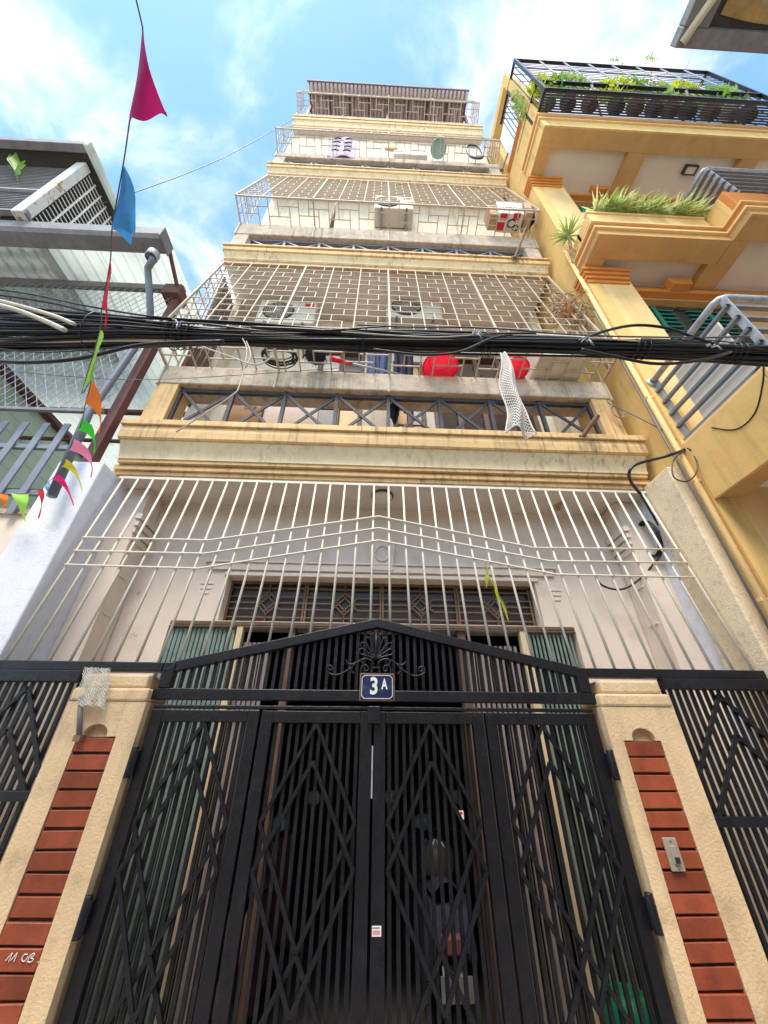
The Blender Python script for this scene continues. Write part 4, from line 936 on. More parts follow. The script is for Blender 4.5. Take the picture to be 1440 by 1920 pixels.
for i, (dy, z, r) in enumerate(((0.7, 6.5, 0.25), (1.3, 6.6, 0.28), (0.9, 7.0, 0.2))):
    t = thing('caged_plant', ('low leafy plant behind the white bars of the upper cage', 'bushy plant behind the white bars of the upper cage', 'small high plant behind the white bars of the upper cage')[i], 'plant', (kx-0.25, ky+dy, 6.05))
    leafcloud(MB(), (kx-0.22, ky+dy, z), (0.18, r, r), 120, 0.055, 60+i).build('foliage', m_leafC, t)
    MB().lathe([(0, 0), (0.09, 0), (0.12, 0.2), (0, 0.19)], (kx-0.25, ky+dy, 6.05), 14).build('pot', m_potd, t)
    MB().tube([(kx-0.25, ky+dy, 6.2), (kx-0.22, ky+dy, z)], 0.01, 6).build('stem', m_dry, t)
lp0 = P(28, 320, y=1.55)
t = thing('shoot', 'bright green leafy shoot growing out through the front bars', 'plant', (lp0.x, 1.66, 6.3))
f = MB()
for i, (u, v) in enumerate(((0, 300), (18, 288), (30, 285), (48, 300), (40, 325), (10, 305), (50, 308))):
    a = lp0; b = P(u, v, y=1.50); d = (b-a); s = Vector((d.z, 0.3, -d.x)).normalized()*d.length*0.11
    f.add([a, a.lerp(b, 0.5)+s, b, a.lerp(b, 0.5)-s], [(0, 1, 2, 3)])
f.build('leaf', m_leafC, t); MB().tube([(lp0.x, 1.80, 6.06), (lp0.x, 1.7, lp0.z-0.1), lp0], 0.008, 6).build('stem', m_leafC, t)
# far white rooftop shed
fs = thing('rooftop_shed', 'small white rooftop shed with a rail beyond the upper cage', 'shed', (-9.5, 5, 0))
MB().box(-14, -9.2, 6.0, 9, 0, 13.4).build('wall', m_wht, fs); MB().box(-14, -9.0, 5.85, 9.2, 13.4, 13.55).build('roof', m_sheet, fs)
for x in (-9.1, -10.2, -11.4): barpart('rail_post', m_greydk, fs, (x, 5.9, 13.55), (x, 5.9, 14.3), 0.05)
barpart('rail', m_greydk, fs, (-14, 5.9, 14.3), (-9.0, 5.9, 14.3), 0.06)

# ================================================================== CABLES
cb = thing('cable_bundle', 'thick bundle of black telephone cables strung across the whole facade', 'cable bundle', (0, 1.2, 3.5))
def cz(x):      # height of the bundle
    return 3.535+0.0125*x+0.012*math.sin(x*1.7)
def spread(x):
    t = max(0.0, min(1.0, (-0.75-x)/1.6)); return 0.044+0.16*t*t*(3-2*t)+0.008*math.sin(x*2.3+1)
rg = random.Random(21)
for i in range(64):
    a = rg.uniform(0, 2*math.pi); rr = rg.random()**0.5; w = rg.uniform(0.0035, 0.0075); ph = rg.uniform(0, 6.28); fq = rg.uniform(0.6, 2.0); am = rg.uniform(0.003, 0.014)
    twist = rg.uniform(-0.5, 0.5)
    pts = []
    for j in range(46):
        x = lerp(-5.2, 6.4, j/45); s = spread(x); aa = a+twist*x*0.5
        pts.append((x, 1.20+math.cos(aa)*rr*min(s, 0.075)+am*math.sin(fq*x+ph), cz(x)+math.sin(aa)*rr*s+am*math.cos(fq*1.3*x+ph)))
    mt = m_cable if i not in (5, 17, 33, 48) else (m_cableg if i in (17, 48) else m_cablew)
    if i in (5, 33): pts = [p for p in pts if p[0] < -0.9]; 
    MB().tube(catmull(pts, 2), w, 6).build('cable', mt, cb)
def loose(px, y, r, mat=m_cable, k=6):
    pts = [P(u, v, y=(y if not isinstance(y, (list, tuple)) else y[i])) for i, (u, v) in enumerate(px)]
    return MB().tube(catmull(pts, k), r, 7)
loose([(-60, 672), (40, 680), (150, 672), (270, 646), (420, 640)], 1.13, 0.009).build('sagging_cable', m_cable, cb)
loose([(-60, 645), (60, 660), (180, 655), (300, 640)], 1.14, 0.003).build('cable', m_cable, cb)
loose([(-60, 545), (80, 565), (200, 590), (330, 600), (520, 612), (720, 622), (900, 640)], 1.13, 0.006).build('cable', m_cable, cb)
loose([(-60, 535), (60, 552), (170, 575), (300, 595), (480, 606), (700, 625)], 1.12, 0.005).build('cable', m_cable, cb)
loose([(-60, 560), (20, 578), (80, 600), (122, 619)], 1.10, 0.012, m_cablew).build('pale_cable', m_cablew, cb)
loose([(-60, 550), (30, 572), (100, 592), (140, 608)], 1.105, 0.010, m_cablew).build('pale_cable', m_cablew, cb)
loose([(1085, 640), (1130, 622), (1190, 610), (1250, 615), (1300, 632), (1340, 645)], 1.12, 0.008).build('cable_loop', m_cable, cb)
loose([(1090, 655), (1150, 668), (1230, 682), (1310, 676), (1370, 660)], 1.12, 0.008).build('cable_loop', m_cable, cb)
loose([(700, 655), (790, 665), (860, 660), (920, 635), (960, 628)], 1.115, 0.006).build('cable', m_cable, cb)
loose([(640, 622), (800, 632), (905, 628), (1050, 630), (1200, 640)], 1.115, 0.003, m_cablew).build('pale_cable', m_cablew, cb)
for i in range(10):      # slack strands of mixed thickness
    ph = rg.uniform(0, 6); sg = rg.uniform(0.01, 0.05); xs = rg.uniform(-4, 2.5); ln_ = rg.uniform(1.2, 2.6); y_ = 1.20-rg.uniform(0.03, 0.09); o_ = rg.uniform(-0.03, 0.045)
    MB().tube(catmull([(xs+ln_*j/8, y_+0.01*math.sin(j+ph), cz(xs+ln_*j/8)+o_-sg*math.sin(math.pi*j/8)+0.006*math.sin(2.1*j+ph)) for j in range(9)], 4), rg.choice([0.003, 0.0045, 0.007]), 6).build('slack_cable', rg.choice([m_cable, m_cable, m_cableg]), cb)
# ties
for u, n in ((-1.10, 4), (-1.5, 1), (-0.1, 2), (0.6, 2), (1.45, 3), (2.0, 3)):
    for q in range(n):
        x = u+q*0.035; s = spread(x)+0.016
        MB().tube([(x+0.01*math.sin(t), 1.20+min(s, 0.09)*math.cos(t), cz(x)+s*math.sin(t)) for t in np.linspace(0, 2*math.pi, 20)], 0.003, 5, False).build('tie', m_cable, cb)
for (u, v) in ((1335, 652), (1100, 640), (890, 628), (335, 612)):
    p = P(u, v, y=1.11); t_ = MB()
    for q in range(5):
        d = Vector((rg.uniform(-.05, .05), -0.01, rg.uniform(-.05, .05))); t_.tube([p, p+d*0.5+Vector((0, -0.01, 0.01)), p+d], 0.003, 5)
    t_.build('tie_end', m_cablew if q % 2 else m_galv, cb)
for px, y, r, mt in (([(380, 650), (430, 668), (480, 684), (512, 668)], 1.13, 0.0035, m_cablew), ([(455, 635), (463, 660), (450, 720), (430, 745), (330, 810)], 1.14, 0.003, m_cablew), ([(462, 640), (470, 665), (460, 690)], 1.14, 0.003, m_cablew)):
    loose(px, y, r).build('cut_end', mt, cb)
# thin wires
def wire(px, ys, r, label, mat=m_cableg):
    pts = [P(u, v, y=y) for (u, v), y in zip(px, ys)]
    return tag(MB().tube(catmull(pts, 8), r, 6).build('wire', mat), label, 'wire')
wire([(180, 385), (260, 358), (350, 325), (440, 285), (552, 222)], [1.9, 2.0, 2.1, 2.2, 2.34], 0.006, 'thin grey wire crossing the sky to the cream house')
wire([(-40, 690), (120, 705), (260, 712), (420, 705), (640, 690)], [2.0, 2.0, 2.05, 2.2, 2.3], 0.003, 'thin wire crossing in front of the ribbed canopy')
wire([(1140, 755), (1230, 800), (1300, 845)], [2.25, 2.1, 2.0], 0.005, 'thin wire running over the yellow side wall')
# entry cable on the yellow house, coil on the porch wall
ec_pts = [P(u, v, x=2.392) for u, v in ((1436, 668), (1424, 690), (1392, 730), (1345, 782), (1300, 826), (1285, 842))]+[P(1250, 855, y=2.0), P(1195, 870, y=2.16), P(1180, 885, y=2.2), P(1184, 905, y=2.30), P(1200, 925, y=2.36)]
ec = tag(MB().tube(catmull(ec_pts, 6), 0.012, 8).build('entry_cable', m_cable), 'thick black cable looping from the railing down into the porch', 'cable')
loose([(1282, 845), (1262, 865), (1264, 895), (1290, 902), (1308, 880), (1300, 850), (1288, 840)], 1.985, 0.005).build('loop', m_cable, ec)
MB().tube(catmull([P(u, v, x=2.375) for u, v in ((1432, 680), (1430, 720), (1415, 775), (1380, 805), (1335, 802))], 6), 0.005, 6).build('loop', m_cable, ec)
cc = P(1222, 1012, x=2.27)
co = MB()
for i in range(7): co.tube([(2.262-0.006*i, cc.y-0.02+(0.085+0.005*rg.uniform(-1, 1))*math.cos(t), cc.z+(0.15+0.008*rg.uniform(-1, 1))*math.sin(t)) for t in np.linspace(0, 6.3, 30)], 0.006, 6)
coil = tag(co.build('cable_coil', m_cable), 'coil of black cable hanging on the white porch side wall', 'cable coil')
loose([(1200, 925), (1235, 985)], [2.36, 2.45], 0.008).build('lead', m_cable, coil)
loose([(1240, 1040), (1200, 1085), (1165, 1105), (1130, 1098), (1115, 1078)], [2.5, 2.6, 2.65, 2.66, 2.68], 0.008).build('lead', m_cable, coil)
ck = P(1160, 770, y=2.28); co = MB()
for i in range(3): co.tube([(ck.x+(0.045+0.008*i)*math.cos(t), 2.30-0.006*i, ck.z+(0.075+0.006*i)*math.sin(t)) for t in np.linspace(0, 6.3, 24)], 0.004, 6)
tag(co.build('wire_coil', m_dry), 'small coil of brown wire hung on the end pier of the lower balcony', 'wire coil')

# ================================================================== BUNTING
bt = thing('bunting', 'string of coloured pennants sloping down to the picket railing', 'bunting', (-1.4, 0.9, 2.5))
B = [((267, 50), (243, 226), (313, 215), (262, 175), 1.00, 1.10, 'magenta cloth', (0.42, 0.015, 0.14)),
     ((231, 308), (210, 428), (250, 440), (262, 400), 1.18, 1.28, 'blue cloth', (0.06, 0.30, 0.62)),
     ((207, 488), (190, 583), (198, 612), (204, 540), 1.36, 1.48, 'red cloth', (0.70, 0.01, 0.03)),
     ((188, 618), (153, 738), (158, 725), (196, 655), 1.58, 1.76, 'lime cloth', (0.42, 0.80, 0.12)),
     ((171, 712), (160, 757), (185, 812), (200, 762), 1.78, 1.85, 'orange cloth', (0.95, 0.22, 0.01)),
     ((155, 785), (146, 808), (176, 850), (186, 806), 1.92, 1.98, 'green cloth', (0.05, 0.75, 0.03)),
     ((138, 822), (130, 845), (170, 895), (184, 850), 2.04, 2.09, 'pink cloth', (0.95, 0.28, 0.50)),
     ((123, 860), (116, 876), (154, 920), (146, 876), 2.14, 2.18, 'yellow cloth', (0.75, 0.66, 0.02)),
     ((107, 887), (98, 898), (138, 948), (128, 906), 2.24, 2.27, 'hot pink cloth', (0.90, 0.01, 0.22)),
     ((92, 902), (82, 912), (88, 930), (92, 916), 2.30, 2.33, 'sky cloth', (0.20, 0.55, 0.80)),
     ((80, 916), (70, 921), (72, 972), (84, 935), 2.36, 2.39, 'red cloth', (0.70, 0.01, 0.03)),
     ((53, 925), (22, 926), (47, 978), (42, 945), 2.42, 2.46, 'lime cloth', (0.42, 0.80, 0.12)),
     ((13, 926), (-10, 925), (8, 955), (10, 940), 2.48, 2.52, 'orange cloth', (0.95, 0.22, 0.01))]
sp = []
for a, b, tip, bul, d0, d1, nm, col in B:
    A = P(*a, d=d0); Bq = P(*b, d=d1); T = P(*tip, d=d1*0.99); K = P(*bul, d=(d0+d1)/2*0.95); mid = (A+Bq)/2
    def fn(u, v, A=A, Bq=Bq, T=T, K=K, mid=mid):
        h = A.lerp(Bq, u); c = K+(h-mid)*0.55; p = h*(1-v)**2+c*(2*v*(1-v))+T*v*v
        return p+Vector((0, 0.006*math.sin(v*7+u*4), 0))
    MB().patch(fn, 6, 10).build('pennant', cloth(nm, col), bt); sp += [A, Bq]
# a squarer second flag: widen the blue one with a second triangle
A, Bq = P(231, 308, d=1.18), P(210, 428, d=1.28); D, E_ = P(256, 403, d=1.22), P(242, 452, d=1.27)
MB().patch(lambda u, v: A.lerp(Bq, u).lerp(A.lerp(D, min(1, u*1.0+0.12)).lerp(E_, u), v)+Vector((0, 0.004+0.008*math.sin(v*5+u*3), 0)), 6, 8).build('pennant', cloth('blue cloth', (0.06, 0.30, 0.62)), bt)
first = sp[0]; st_ = [Vector((-0.55, -1.14, 3.6)), first.lerp(Vector((-0.55, -1.14, 3.6)), 0.5)+Vector((0, 0, -0.12))]+sp+[P(-60, 926, d=2.56), Vector((-2.8, 2.27, 3.22))]
MB().tube(catmull(st_, 3), 0.0022, 5).build('string', m_string, bt)

# ================================================================== THINGS ON THE BALCONIES
def basin(x, y, z, r, mat, label):
    t = thing('plastic_basin', label, 'basin', (x, y, z))
    # turned over: rim down, foot up
    MB().lathe([(r*0.90, 0.008), (r, 0.008), (r, 0.0), (r*0.96, 0.0), (r*0.93, 0.012), (r*0.66, 0.105), (0, 0.105)], (x, y, z), 40).build('bowl', mat, t)
    MB().lathe([(r*0.60, 0.106), (r*0.60, 0.114), (r*0.56, 0.114), (r*0.56, 0.106)], (x, y, z), 36).build('foot_ring', mat, t)
    return t
b1 = P(826, 686, z=4.81); b2 = P(966, 686, z=4.81)
basin(b1.x, 2.255, 4.797, 0.18, m_red, 'large bright red plastic basin turned over in the lower cage beside the trousers')
basin(b2.x, 2.25, 4.797, 0.15, m_red, 'smaller red plastic basin turned over beside the foam box')
fo = thing('foam_box', 'dirty white foam box standing in the lower cage', 'box', (1.8, 2.25, 4.815))
MB().box(1.56, 2.06, 2.09, 2.40, 4.815, 5.10).build('box', m_foam, fo, 0.012); MB().box(1.54, 2.08, 2.07, 2.42, 5.101, 5.15).build('lid', m_foam, fo, 0.010)
def coilthing(name, label, cat, u, v, z, r, n, th, mat, yoff=0.0):
    c = P(u, v, z=z); m = MB(); rg = random.Random(int(u))
    for i in range(n):
        a = rg.uniform(0.7, 1.05)*r; e = rg.uniform(0.6, 1.0); ph = rg.uniform(0, 6)
        m.tube([(c.x+a*math.cos(t)+0.02*rg.uniform(-1, 1)*0, c.y+yoff+a*e*math.sin(t)*0.7, c.z+0.01+0.005*i+0.04*(1+math.sin(t+ph))*0.5) for t in np.linspace(ph, ph+6.5, 26)], th, 6)
    return tag(m.build(name, mat), label, cat)
coilthing('cable_coil', 'messy coil of dark cable lying in the lower cage', 'cable coil', 525, 682, 4.82, 0.17, 10, 0.006, m_cable, -0.05)
c = P(592, 678, z=4.83); br = thing('round_brush', 'dark round brush lying in the lower cage beside the coil', 'brush', c)
MB().lathe([(0, 0), (0.07, 0.0), (0.10, 0.03), (0.10, 0.07), (0.05, 0.09), (0, 0.09)], (c.x, c.y-0.05, 4.815), 18).build('head', m_cloth, br)
f = MB()
for i in range(90):
    a = random.uniform(0, 6.28); r0 = random.uniform(0.04, 0.1); f.bar((c.x+r0*math.cos(a), c.y-0.05+r0*math.sin(a), 4.90), (c.x+(r0+0.03)*math.cos(a), c.y-0.05+(r0+0.03)*math.sin(a), 4.815+random.uniform(0, .03)), 0.004)
f.build('bristles', m_cloth, br)
a = P(618, 672, z=4.83); b = P(768, 706, z=4.83); mp_ = thing('mop', 'mop stick with a red grip lying across the lower cage', 'mop', a)
MB().tube([a, b], 0.010, 8).build('stick', m_galv, mp_); MB().tube([a-Vector((0.0, 0, 0)), a.lerp(b, 0.27)], 0.022, 10, rr=[0.03, 0.019]).build('grip', m_red, mp_)
# washing behind the rods
def garment(name, label, u0, u1, y, z0, z1, mat, legs=1, seed=0):
    x0 = P(u0, 680, y=y).x; x1 = P(u1, 680, y=y).x; t = thing(name, label, 'clothes', ((x0+x1)/2, y, z0)); wdt = (x1-x0)/legs
    for k in range(legs):
        a = x0+k*wdt
        def fn(u, v, a=a):
            return (a+wdt*(0.03+0.94*u)+0.015*math.sin(v*4+k), y+0.03*math.sin(u*9+seed+k)+0.02*math.sin(v*5+seed)-0.02, lerp(z1, z0+0.05*math.sin(u*5+k+seed), v))
        o = MB().patch(fn, 14, 10).build('cloth' if legs == 1 else 'trouser_leg', mat, t); q = o.modifiers.new('thick', 'SOLIDIFY'); q.thickness = 0.012
    MB().tube([(x0-0.05, y, z1+0.01), (x1+0.05, y, z1+0.01)], 0.006, 6).build('hanger_rod', m_galv, t)
garment('trousers', 'dark blue trousers drying behind the lower railing', 685, 733, 2.62, 4.62, 5.75, m_denim, 2, 1)
garment('trousers', 'black trousers drying beside the blue pair', 737, 772, 2.62, 4.55, 5.75, m_cloth, 2, 4)
garment('shirt', 'dark shirt drying low behind the crossed railing', 728, 748, 2.55, 4.36, 4.9, m_cloth, 1, 2)
# cardboard and pale crate behind the crossed railing
x0 = P(425, 760, y=2.72).x; x1 = P(493, 760, y=2.72).x
cd_ = thing('cardboard_box', 'cardboard box with dark lettering behind the crossed railing', 'box', ((x0+x1)/2, 2.85, 4.28))
MB().box(x0, x1, 2.72, 3.02, 4.29, 4.80).build('carton', m_card, cd_, 0.004)
tm = text_mesh('use', 0.10, 0.001); tm.materials.clear(); tm.materials.append(m_ink)
tm.transform(Matrix.Translation((x1-0.12, 2.7185, 4.66)) @ Matrix.Rotation(math.pi/2, 4, 'X')); o = bpy.data.objects.new('print', tm); adopt(o, cd_); C.objects.link(o)
MB().box(x0+0.02, x1-0.08, 2.7175, 2.7195, 4.42, 4.435).build('print', m_ink, cd_)
cr = tag(MB().box(x0-0.05, x1-0.03, 2.70, 3.05, 3.96, 4.285).build('plastic_crate', m_blue, None, 0.01), 'pale blue plastic crate under the cardboard box', 'crate')
gw_ = tag(MB().box(P(497, 770, y=2.78).x, P(598, 770, y=2.78).x, 2.76, 2.80, 3.96, 4.95).build('grey_panel', m_soff, None, 0.004), 'plain grey panel leaning beside the cardboard box', 'panel')
# rolled blind at the open end of the lower balcony
rb = thing('bamboo_blind', 'worn brown slatted blind at the open end of the lower balcony', 'blind', (XL+0.06, 2.6, 4.0))
for i in range(7):
    y = 2.50+0.055*i; MB().tube([(XL+0.02, y, 4.77), (XL+0.03+0.01*(i % 2), y+0.01, 5.7), (XL+0.02, y, 6.85)], 0.020, 7).build('slat', m_brown if i % 2 else m_rust, rb)
# dry vines at the end of the lower cage
vc = P(1068, 592, y=2.24); nv = thing('dry_vines', 'tangle of dry vines with orange leaves at the end of the lower cage', 'plant', (vc.x, 2.25, vc.z-0.3)); rg = random.Random(5)
f = MB()
for i in range(70):
    p = Vector((vc.x+rg.gauss(0, 0.10), 2.24+rg.gauss(0, 0.06), vc.z+rg.gauss(0, 0.22))); pts = [p]
    for j in range(4): p = p+Vector((rg.gauss(0, 0.07), rg.gauss(0, 0.04), rg.gauss(0, 0.09))); pts.append(p)
    f.tube(catmull(pts, 3), rg.uniform(0.003, 0.006), 5)
f.tube(catmull([(vc.x+0.1, 2.2, 4.81), (vc.x+0.05, 2.25, vc.z-0.2), (vc.x, 2.3, vc.z+0.5)], 4), 0.012, 6)
f.build('vine', m_dry, nv)
leafcloud(MB(), (vc.x-0.05, 2.2, vc.z+0.05), (0.14, 0.05, 0.22), 40, 0.05, 3).build('leaf', m_drym, nv)
# air conditioners
def aircon(x, yw, z, label, w=0.78):
    t = thing('air_conditioner', label, 'air conditioner', (x, yw-0.18, z), 'outdoor units on the facade')
    y0, y1 = yw-0.33, yw-0.05; h = 0.54
    MB().box(x-w/2, x+w/2, y0, y1, z, z+h).build('casing', m_ac, t, 0.015)
    MB().lathe([(0.0, 0), (0.21, 0.0), (0.215, 0.006), (0.20, 0.012), (0.0, 0.012)], (x-0.11, y0-0.001, z+h/2), 28, (0, -1, 0)).build('fan_opening', m_brn, t)
    g_ = MB()
    for i in range(1, 8): r = 0.026*i; g_.tube([(x-0.11+r*math.cos(q), y0-0.018, z+h/2+r*math.sin(q)) for q in np.linspace(0, 6.29, 26)], 0.003, 4, False)
    for i in range(8): q = i*math.pi/8; g_.bar((x-0.11-0.2*math.cos(q), y0-0.018, z+h/2-0.2*math.sin(q)), (x-0.11+0.2*math.cos(q), y0-0.018, z+h/2+0.2*math.sin(q)), 0.004)
    g_.build('fan_guard', m_ac, t)
    MB().box(x+w/2-0.16, x+w/2-0.04, y0-0.004, y0-0.001, z+h-0.13, z+h-0.06).build('badge', m_bagr, t)
    for s in (-1, 1):
        bk = MB(); bk.bar((x+s*w*0.32, yw-0.001, z-0.02), (x+s*w*0.32, y0-0.02, z-0.02), 0.03); bk.bar((x+s*w*0.32, yw-0.02, z-0.28), (x+s*w*0.32, y0+0.04, z-0.03), 0.025); bk.build('bracket', m_greydk, t)
p = P(540, 600, y=2.90); aircon(p.x, 3.12, p.z-0.25, 'ivory air conditioner unit with red badge above the dark cable coil')
p = P(775, 592, y=2.90); aircon(p.x, 3.12, p.z-0.25, 'ivory air conditioner unit with red badge above the red basin')
p = P(738, 398, y=2.55); aircon(p.x, 2.76, p.z-0.2, 'air conditioner unit on the wall of the storey with the printed bag', 0.66)
# printed bag, cartons and black sack on the second cage
z2 = 8.185
bx = P(955, 425, z=z2); bg_ = thing('paper_bag', 'white printed paper bag with red marks in the second cage', 'bag', (bx.x, 2.18, z2))
MB().prism([(bx.x-0.20, z2), (bx.x+0.17, z2), (bx.x+0.21, z2+0.42), (bx.x-0.17, z2+0.44)], 2.08, 2.32, 'y').build('body', m_bagw, bg_, 0.008)
for dx, dy, w, h, mt in ((-0.12, 2.12, 0.05, 0.04, m_bagr), (-0.14, 2.24, 0.06, 0.05, m_bagr), (0.07, 2.11, 0.05, 0.04, m_bagr)):
    MB().box(bx.x+dx-w, bx.x+dx+w, dy-h, dy+h, z2-0.003, z2-0.0012).build('mark', mt, bg_)
MB().tube([(bx.x+0.02+0.06*math.cos(q), 2.20+0.05*math.sin(q), z2-0.004) for q in np.linspace(0.4, 5.6, 16)], 0.010, 6).build('mark', m_ink, bg_)
MB().tube([(bx.x+0.09+0.04*math.cos(q), 2.25+0.035*math.sin(q), z2-0.004) for q in np.linspace(2.2, 7.8, 16)], 0.009, 6).build('mark', m_ink, bg_)
tag(MB().box(bx.x-0.32, bx.x-0.21, 2.10, 2.30, z2, z2+0.36).build('carton', m_card, None, 0.006), 'open brown carton between the printed bag and the pale blue bottle', 'carton')
tag(MB().prism([(bx.x+0.20, z2), (bx.x+0.30, z2), (bx.x+0.33, z2+0.38), (bx.x+0.23, z2+0.40)], 2.06, 2.31, 'y').build('carton', m_card, None, 0.006), 'brown carton between the printed bag and the black sack', 'carton')
def blob(u, v):
    th = u*2*math.pi; ph = v*math.pi; r = 1+0.12*math.sin(3*th+2)*math.sin(ph)+0.08*math.sin(5*ph+th)
    return (2.245-0.0+0.0+0.045*r*math.sin(ph)*math.cos(th), 2.18+0.12*r*math.sin(ph)*math.sin(th), z2+0.17-0.17*r*math.cos(ph)*0.98)
tag(MB().patch(blob, 20, 12).build('sack', m_cloth), 'black sack squeezed at the end of the second cage', 'sack')
um = P(628, 385, y=2.5); un = P(621, 432, y=2.5); t = thing('folded_umbrella', 'folded dark umbrella hanging on the wall behind the second cage', 'umbrella', un)
MB().tube([um, um.lerp(un, 0.35), un], 0.03, 10, rr=[0.008, 0.03, 0.03]).build('canopy', m_maroon, t); MB().tube([um+Vector((0.02, 0, 0.15)), um], 0.006, 6).build('handle', m_enw, t)
bp = P(928, 414, z=8.16); t = thing('plastic_bottle', 'pale blue plastic bottle standing in the second cage', 'bottle', bp)
MB().lathe([(0, 0), (0.04, 0), (0.042, 0.02), (0.042, 0.2), (0.018, 0.26), (0.016, 0.30), (0, 0.3)], (bp.x, bp.y, 8.19), 16).build('body', m_blue, t); MB().lathe([(0.019, 0), (0.019, 0.025), (0, 0.026)], (bp.x, bp.y, 8.491), 12).build('cap', m_bagr, t)
# third balcony: towel, tub, oval mirror, small heater
tw0 = P(622, 258, y=2.30); tw1 = P(665, 294, y=2.30); t = thing('towel', 'lilac patterned towel hanging in the third cage', 'towel', ((tw0.x+tw1.x)/2, 2.3, tw1.z))
o = MB().patch(lambda u, v: (lerp(tw0.x, tw1.x, u), 2.30+0.02*math.sin(u*8)+0.01*math.sin(v*6), lerp(tw1.z, tw0.z, v)), 16, 10).build('cloth', m_lilac, t); q = o.modifiers.new('thick', 'SOLIDIFY'); q.thickness = 0.01
for i in range(2):
    for j in range(4):
        x = lerp(tw0.x, tw1.x, 0.28+0.42*i); z = lerp(tw1.z, tw0.z, 0.15+0.22*j)
        MB().tube([(x-0.07, 2.262, z), (x, 2.262, z+0.05), (x+0.07, 2.262, z)], 0.012, 5).build('print', m_cloth, t)
MB().tube([(tw0.x-0.1, 2.30, tw0.z+0.012), (tw1.x+0.1, 2.30, tw0.z+0.012)], 0.008, 6).build('rod', m_galv, t)
bs = P(820, 297, z=11.62); basin(bs.x, 2.2, 11.62, 0.16, M('pale mint plastic', (0.45, 0.70, 0.66), 0.4), 'pale mint plastic basin turned over in the third cage')
p = P(770, 285, y=2.45); tag(MB().box(p.x-0.38, p.x+0.30, 2.30, 2.55, 11.62, 11.85).build('white_case', m_enw, None, 0.02), 'long white plastic case lying in the third cage', 'case')
om_ = P(890, 284, y=2.25); t = thing('oval_mirror', 'dark framed oval mirror leaning in the third cage', 'mirror', (om_.x, 2.25, om_.z-0.5))
rad = [(om_.x+0.15*math.copysign(abs(math.cos(q))**0.7, math.cos(q)), 2.25, om_.z+0.42*math.copysign(abs(math.sin(q))**0.7, math.sin(q))) for q in np.linspace(0, 6.283, 40)]
MB().tube(rad, 0.022, 8, False).build('frame', m_cableg, t); MB().add([(x, 2.262, z) for x, y, z in rad[:-1]], [tuple(range(39))]).build('glass', m_pane, t)
tag(MB().lathe([(0, 0), (0.13, 0.02), (0.14, 0.04), (0, 0.045)], (P(733, 283, y=2.4).x, 2.4, P(733, 283, y=2.4).z), 20, (0, -1, 0)).build('bamboo_hat', m_card), 'round brown hat hanging beside the white case', 'hat')
# rusty flag holders on the ledges
for (u0, v0, u1, v1, ya, yb, lab) in ((1091, 820, 1122, 778, 2.25, 2.10, 'rusty pipe stub on the lowest ledge beside the wire coil'), (966, 482, 986, 428, 2.26, 2.12, 'rusty pipe stub leaning on the second ledge by the sack'), (941, 318, 952, 288, 2.26, 2.15, 'rusty pipe stub on the ledge under the oval mirror')):
    a = P(u0, v0, y=ya); b = P(u1, v1, y=yb); t = thing('pipe_stub', lab, 'pipe', a, 'rusty flag holders')
    MB().tube([a, b], 0.019, 10, False).tube([b, a], 0.014, 10, False).build('tube', m_rust, t); MB().box(a.x-0.035, a.x+0.035, a.y-0.012, a.y+0.03, a.z-0.015, a.z+0.02).build('foot', m_rust, t, 0.005)

# ================================================================== NETS, RAGS, SMALL THINGS AT THE GATE
def net(fn, nu, nv, r, mat, name, parent):
    m = MB()
    for k in range(-nv, nu+nv):
        for s in (1, -1):
            pts = []
            for j in range(nv*2+1):
                u = (k+s*j*0.5)/nu; v = j/(nv*2)
                if 0 <= u <= 1: pts.append(fn(u, v))
                elif len(pts) > 1: m.tube(pts, r, 4, False); pts = []
            if len(pts) > 1: m.tube(pts, r, 4, False)
    return m.build(name, mat, parent)
n0 = P(943, 662, y=1.11); n1 = P(982, 812, y=1.11); nt_ = thing('hanging_net', 'white nylon net hanging down from the cable bundle', 'net', (n1.x, 1.11, n1.z))
def nf(u, v):
    w = 0.025+0.11*min(1, v*1.4)*(0.8+0.25*math.sin(v*7)); c = n0.lerp(n1, v)
    return (c.x+(u-0.5)*w+0.008*math.sin(v*11), 1.11+0.03*math.sin(u*6.28+v*3)*(0.3+v), c.z+0.01*math.sin(u*9)*v)
net(nf, 9, 26, 0.0024, m_net, 'net_mesh', nt_)
MB().tube([nf(0.0, t) for t in np.linspace(0, 1, 20)], 0.003, 5).tube([nf(1.0, t) for t in np.linspace(0, 1, 20)], 0.003, 5).tube([nf(t, 1.0) for t in np.linspace(0, 1, 10)], 0.003, 5).build('border', m_net, nt_)
rn = thing('net_rag', 'crumpled white net rag draped over the cap of the handwritten pier', 'net', (-1.47, 2.13, 1.83)); rg = random.Random(12)
for lay in range(2):
    def rf(u, v, lay=lay):
        a_ = P(162-4*lay, 1252, y=2.122).lerp(P(209, 1254, y=2.122), u); b_ = P(147, 1316+8*lay, y=2.112).lerp(P(197, 1330-6*lay, y=2.112), u); p = a_.lerp(b_, v)
        return (p.x+0.004*math.sin(v*17+lay*2+u*3), p.y-0.010*lay+0.006*math.sin(u*11+v*6+lay), p.z+0.004*math.sin(u*19+lay))
    net(rf, 9, 11, 0.0013, m_net, 'net_mesh', rn)
a = P(152, 1306, y=2.125); b = P(148, 1385, y=2.125); t = thing('pipe_sleeve', 'short grey pipe fixed to the edge of the handwritten pier', 'pipe', b)
MB().tube([a, b], 0.012, 10).build('tube', m_greydk, t); MB().box(b.x-0.02, b.x+0.012, 2.11, 2.149, b.z-0.012, b.z+0.015).build('foot', m_rust, t)
lf = thing('leaf_sprig', 'yellow green leaf sprig caught on the white bars', 'sprig', P(930, 1100, y=2.27))
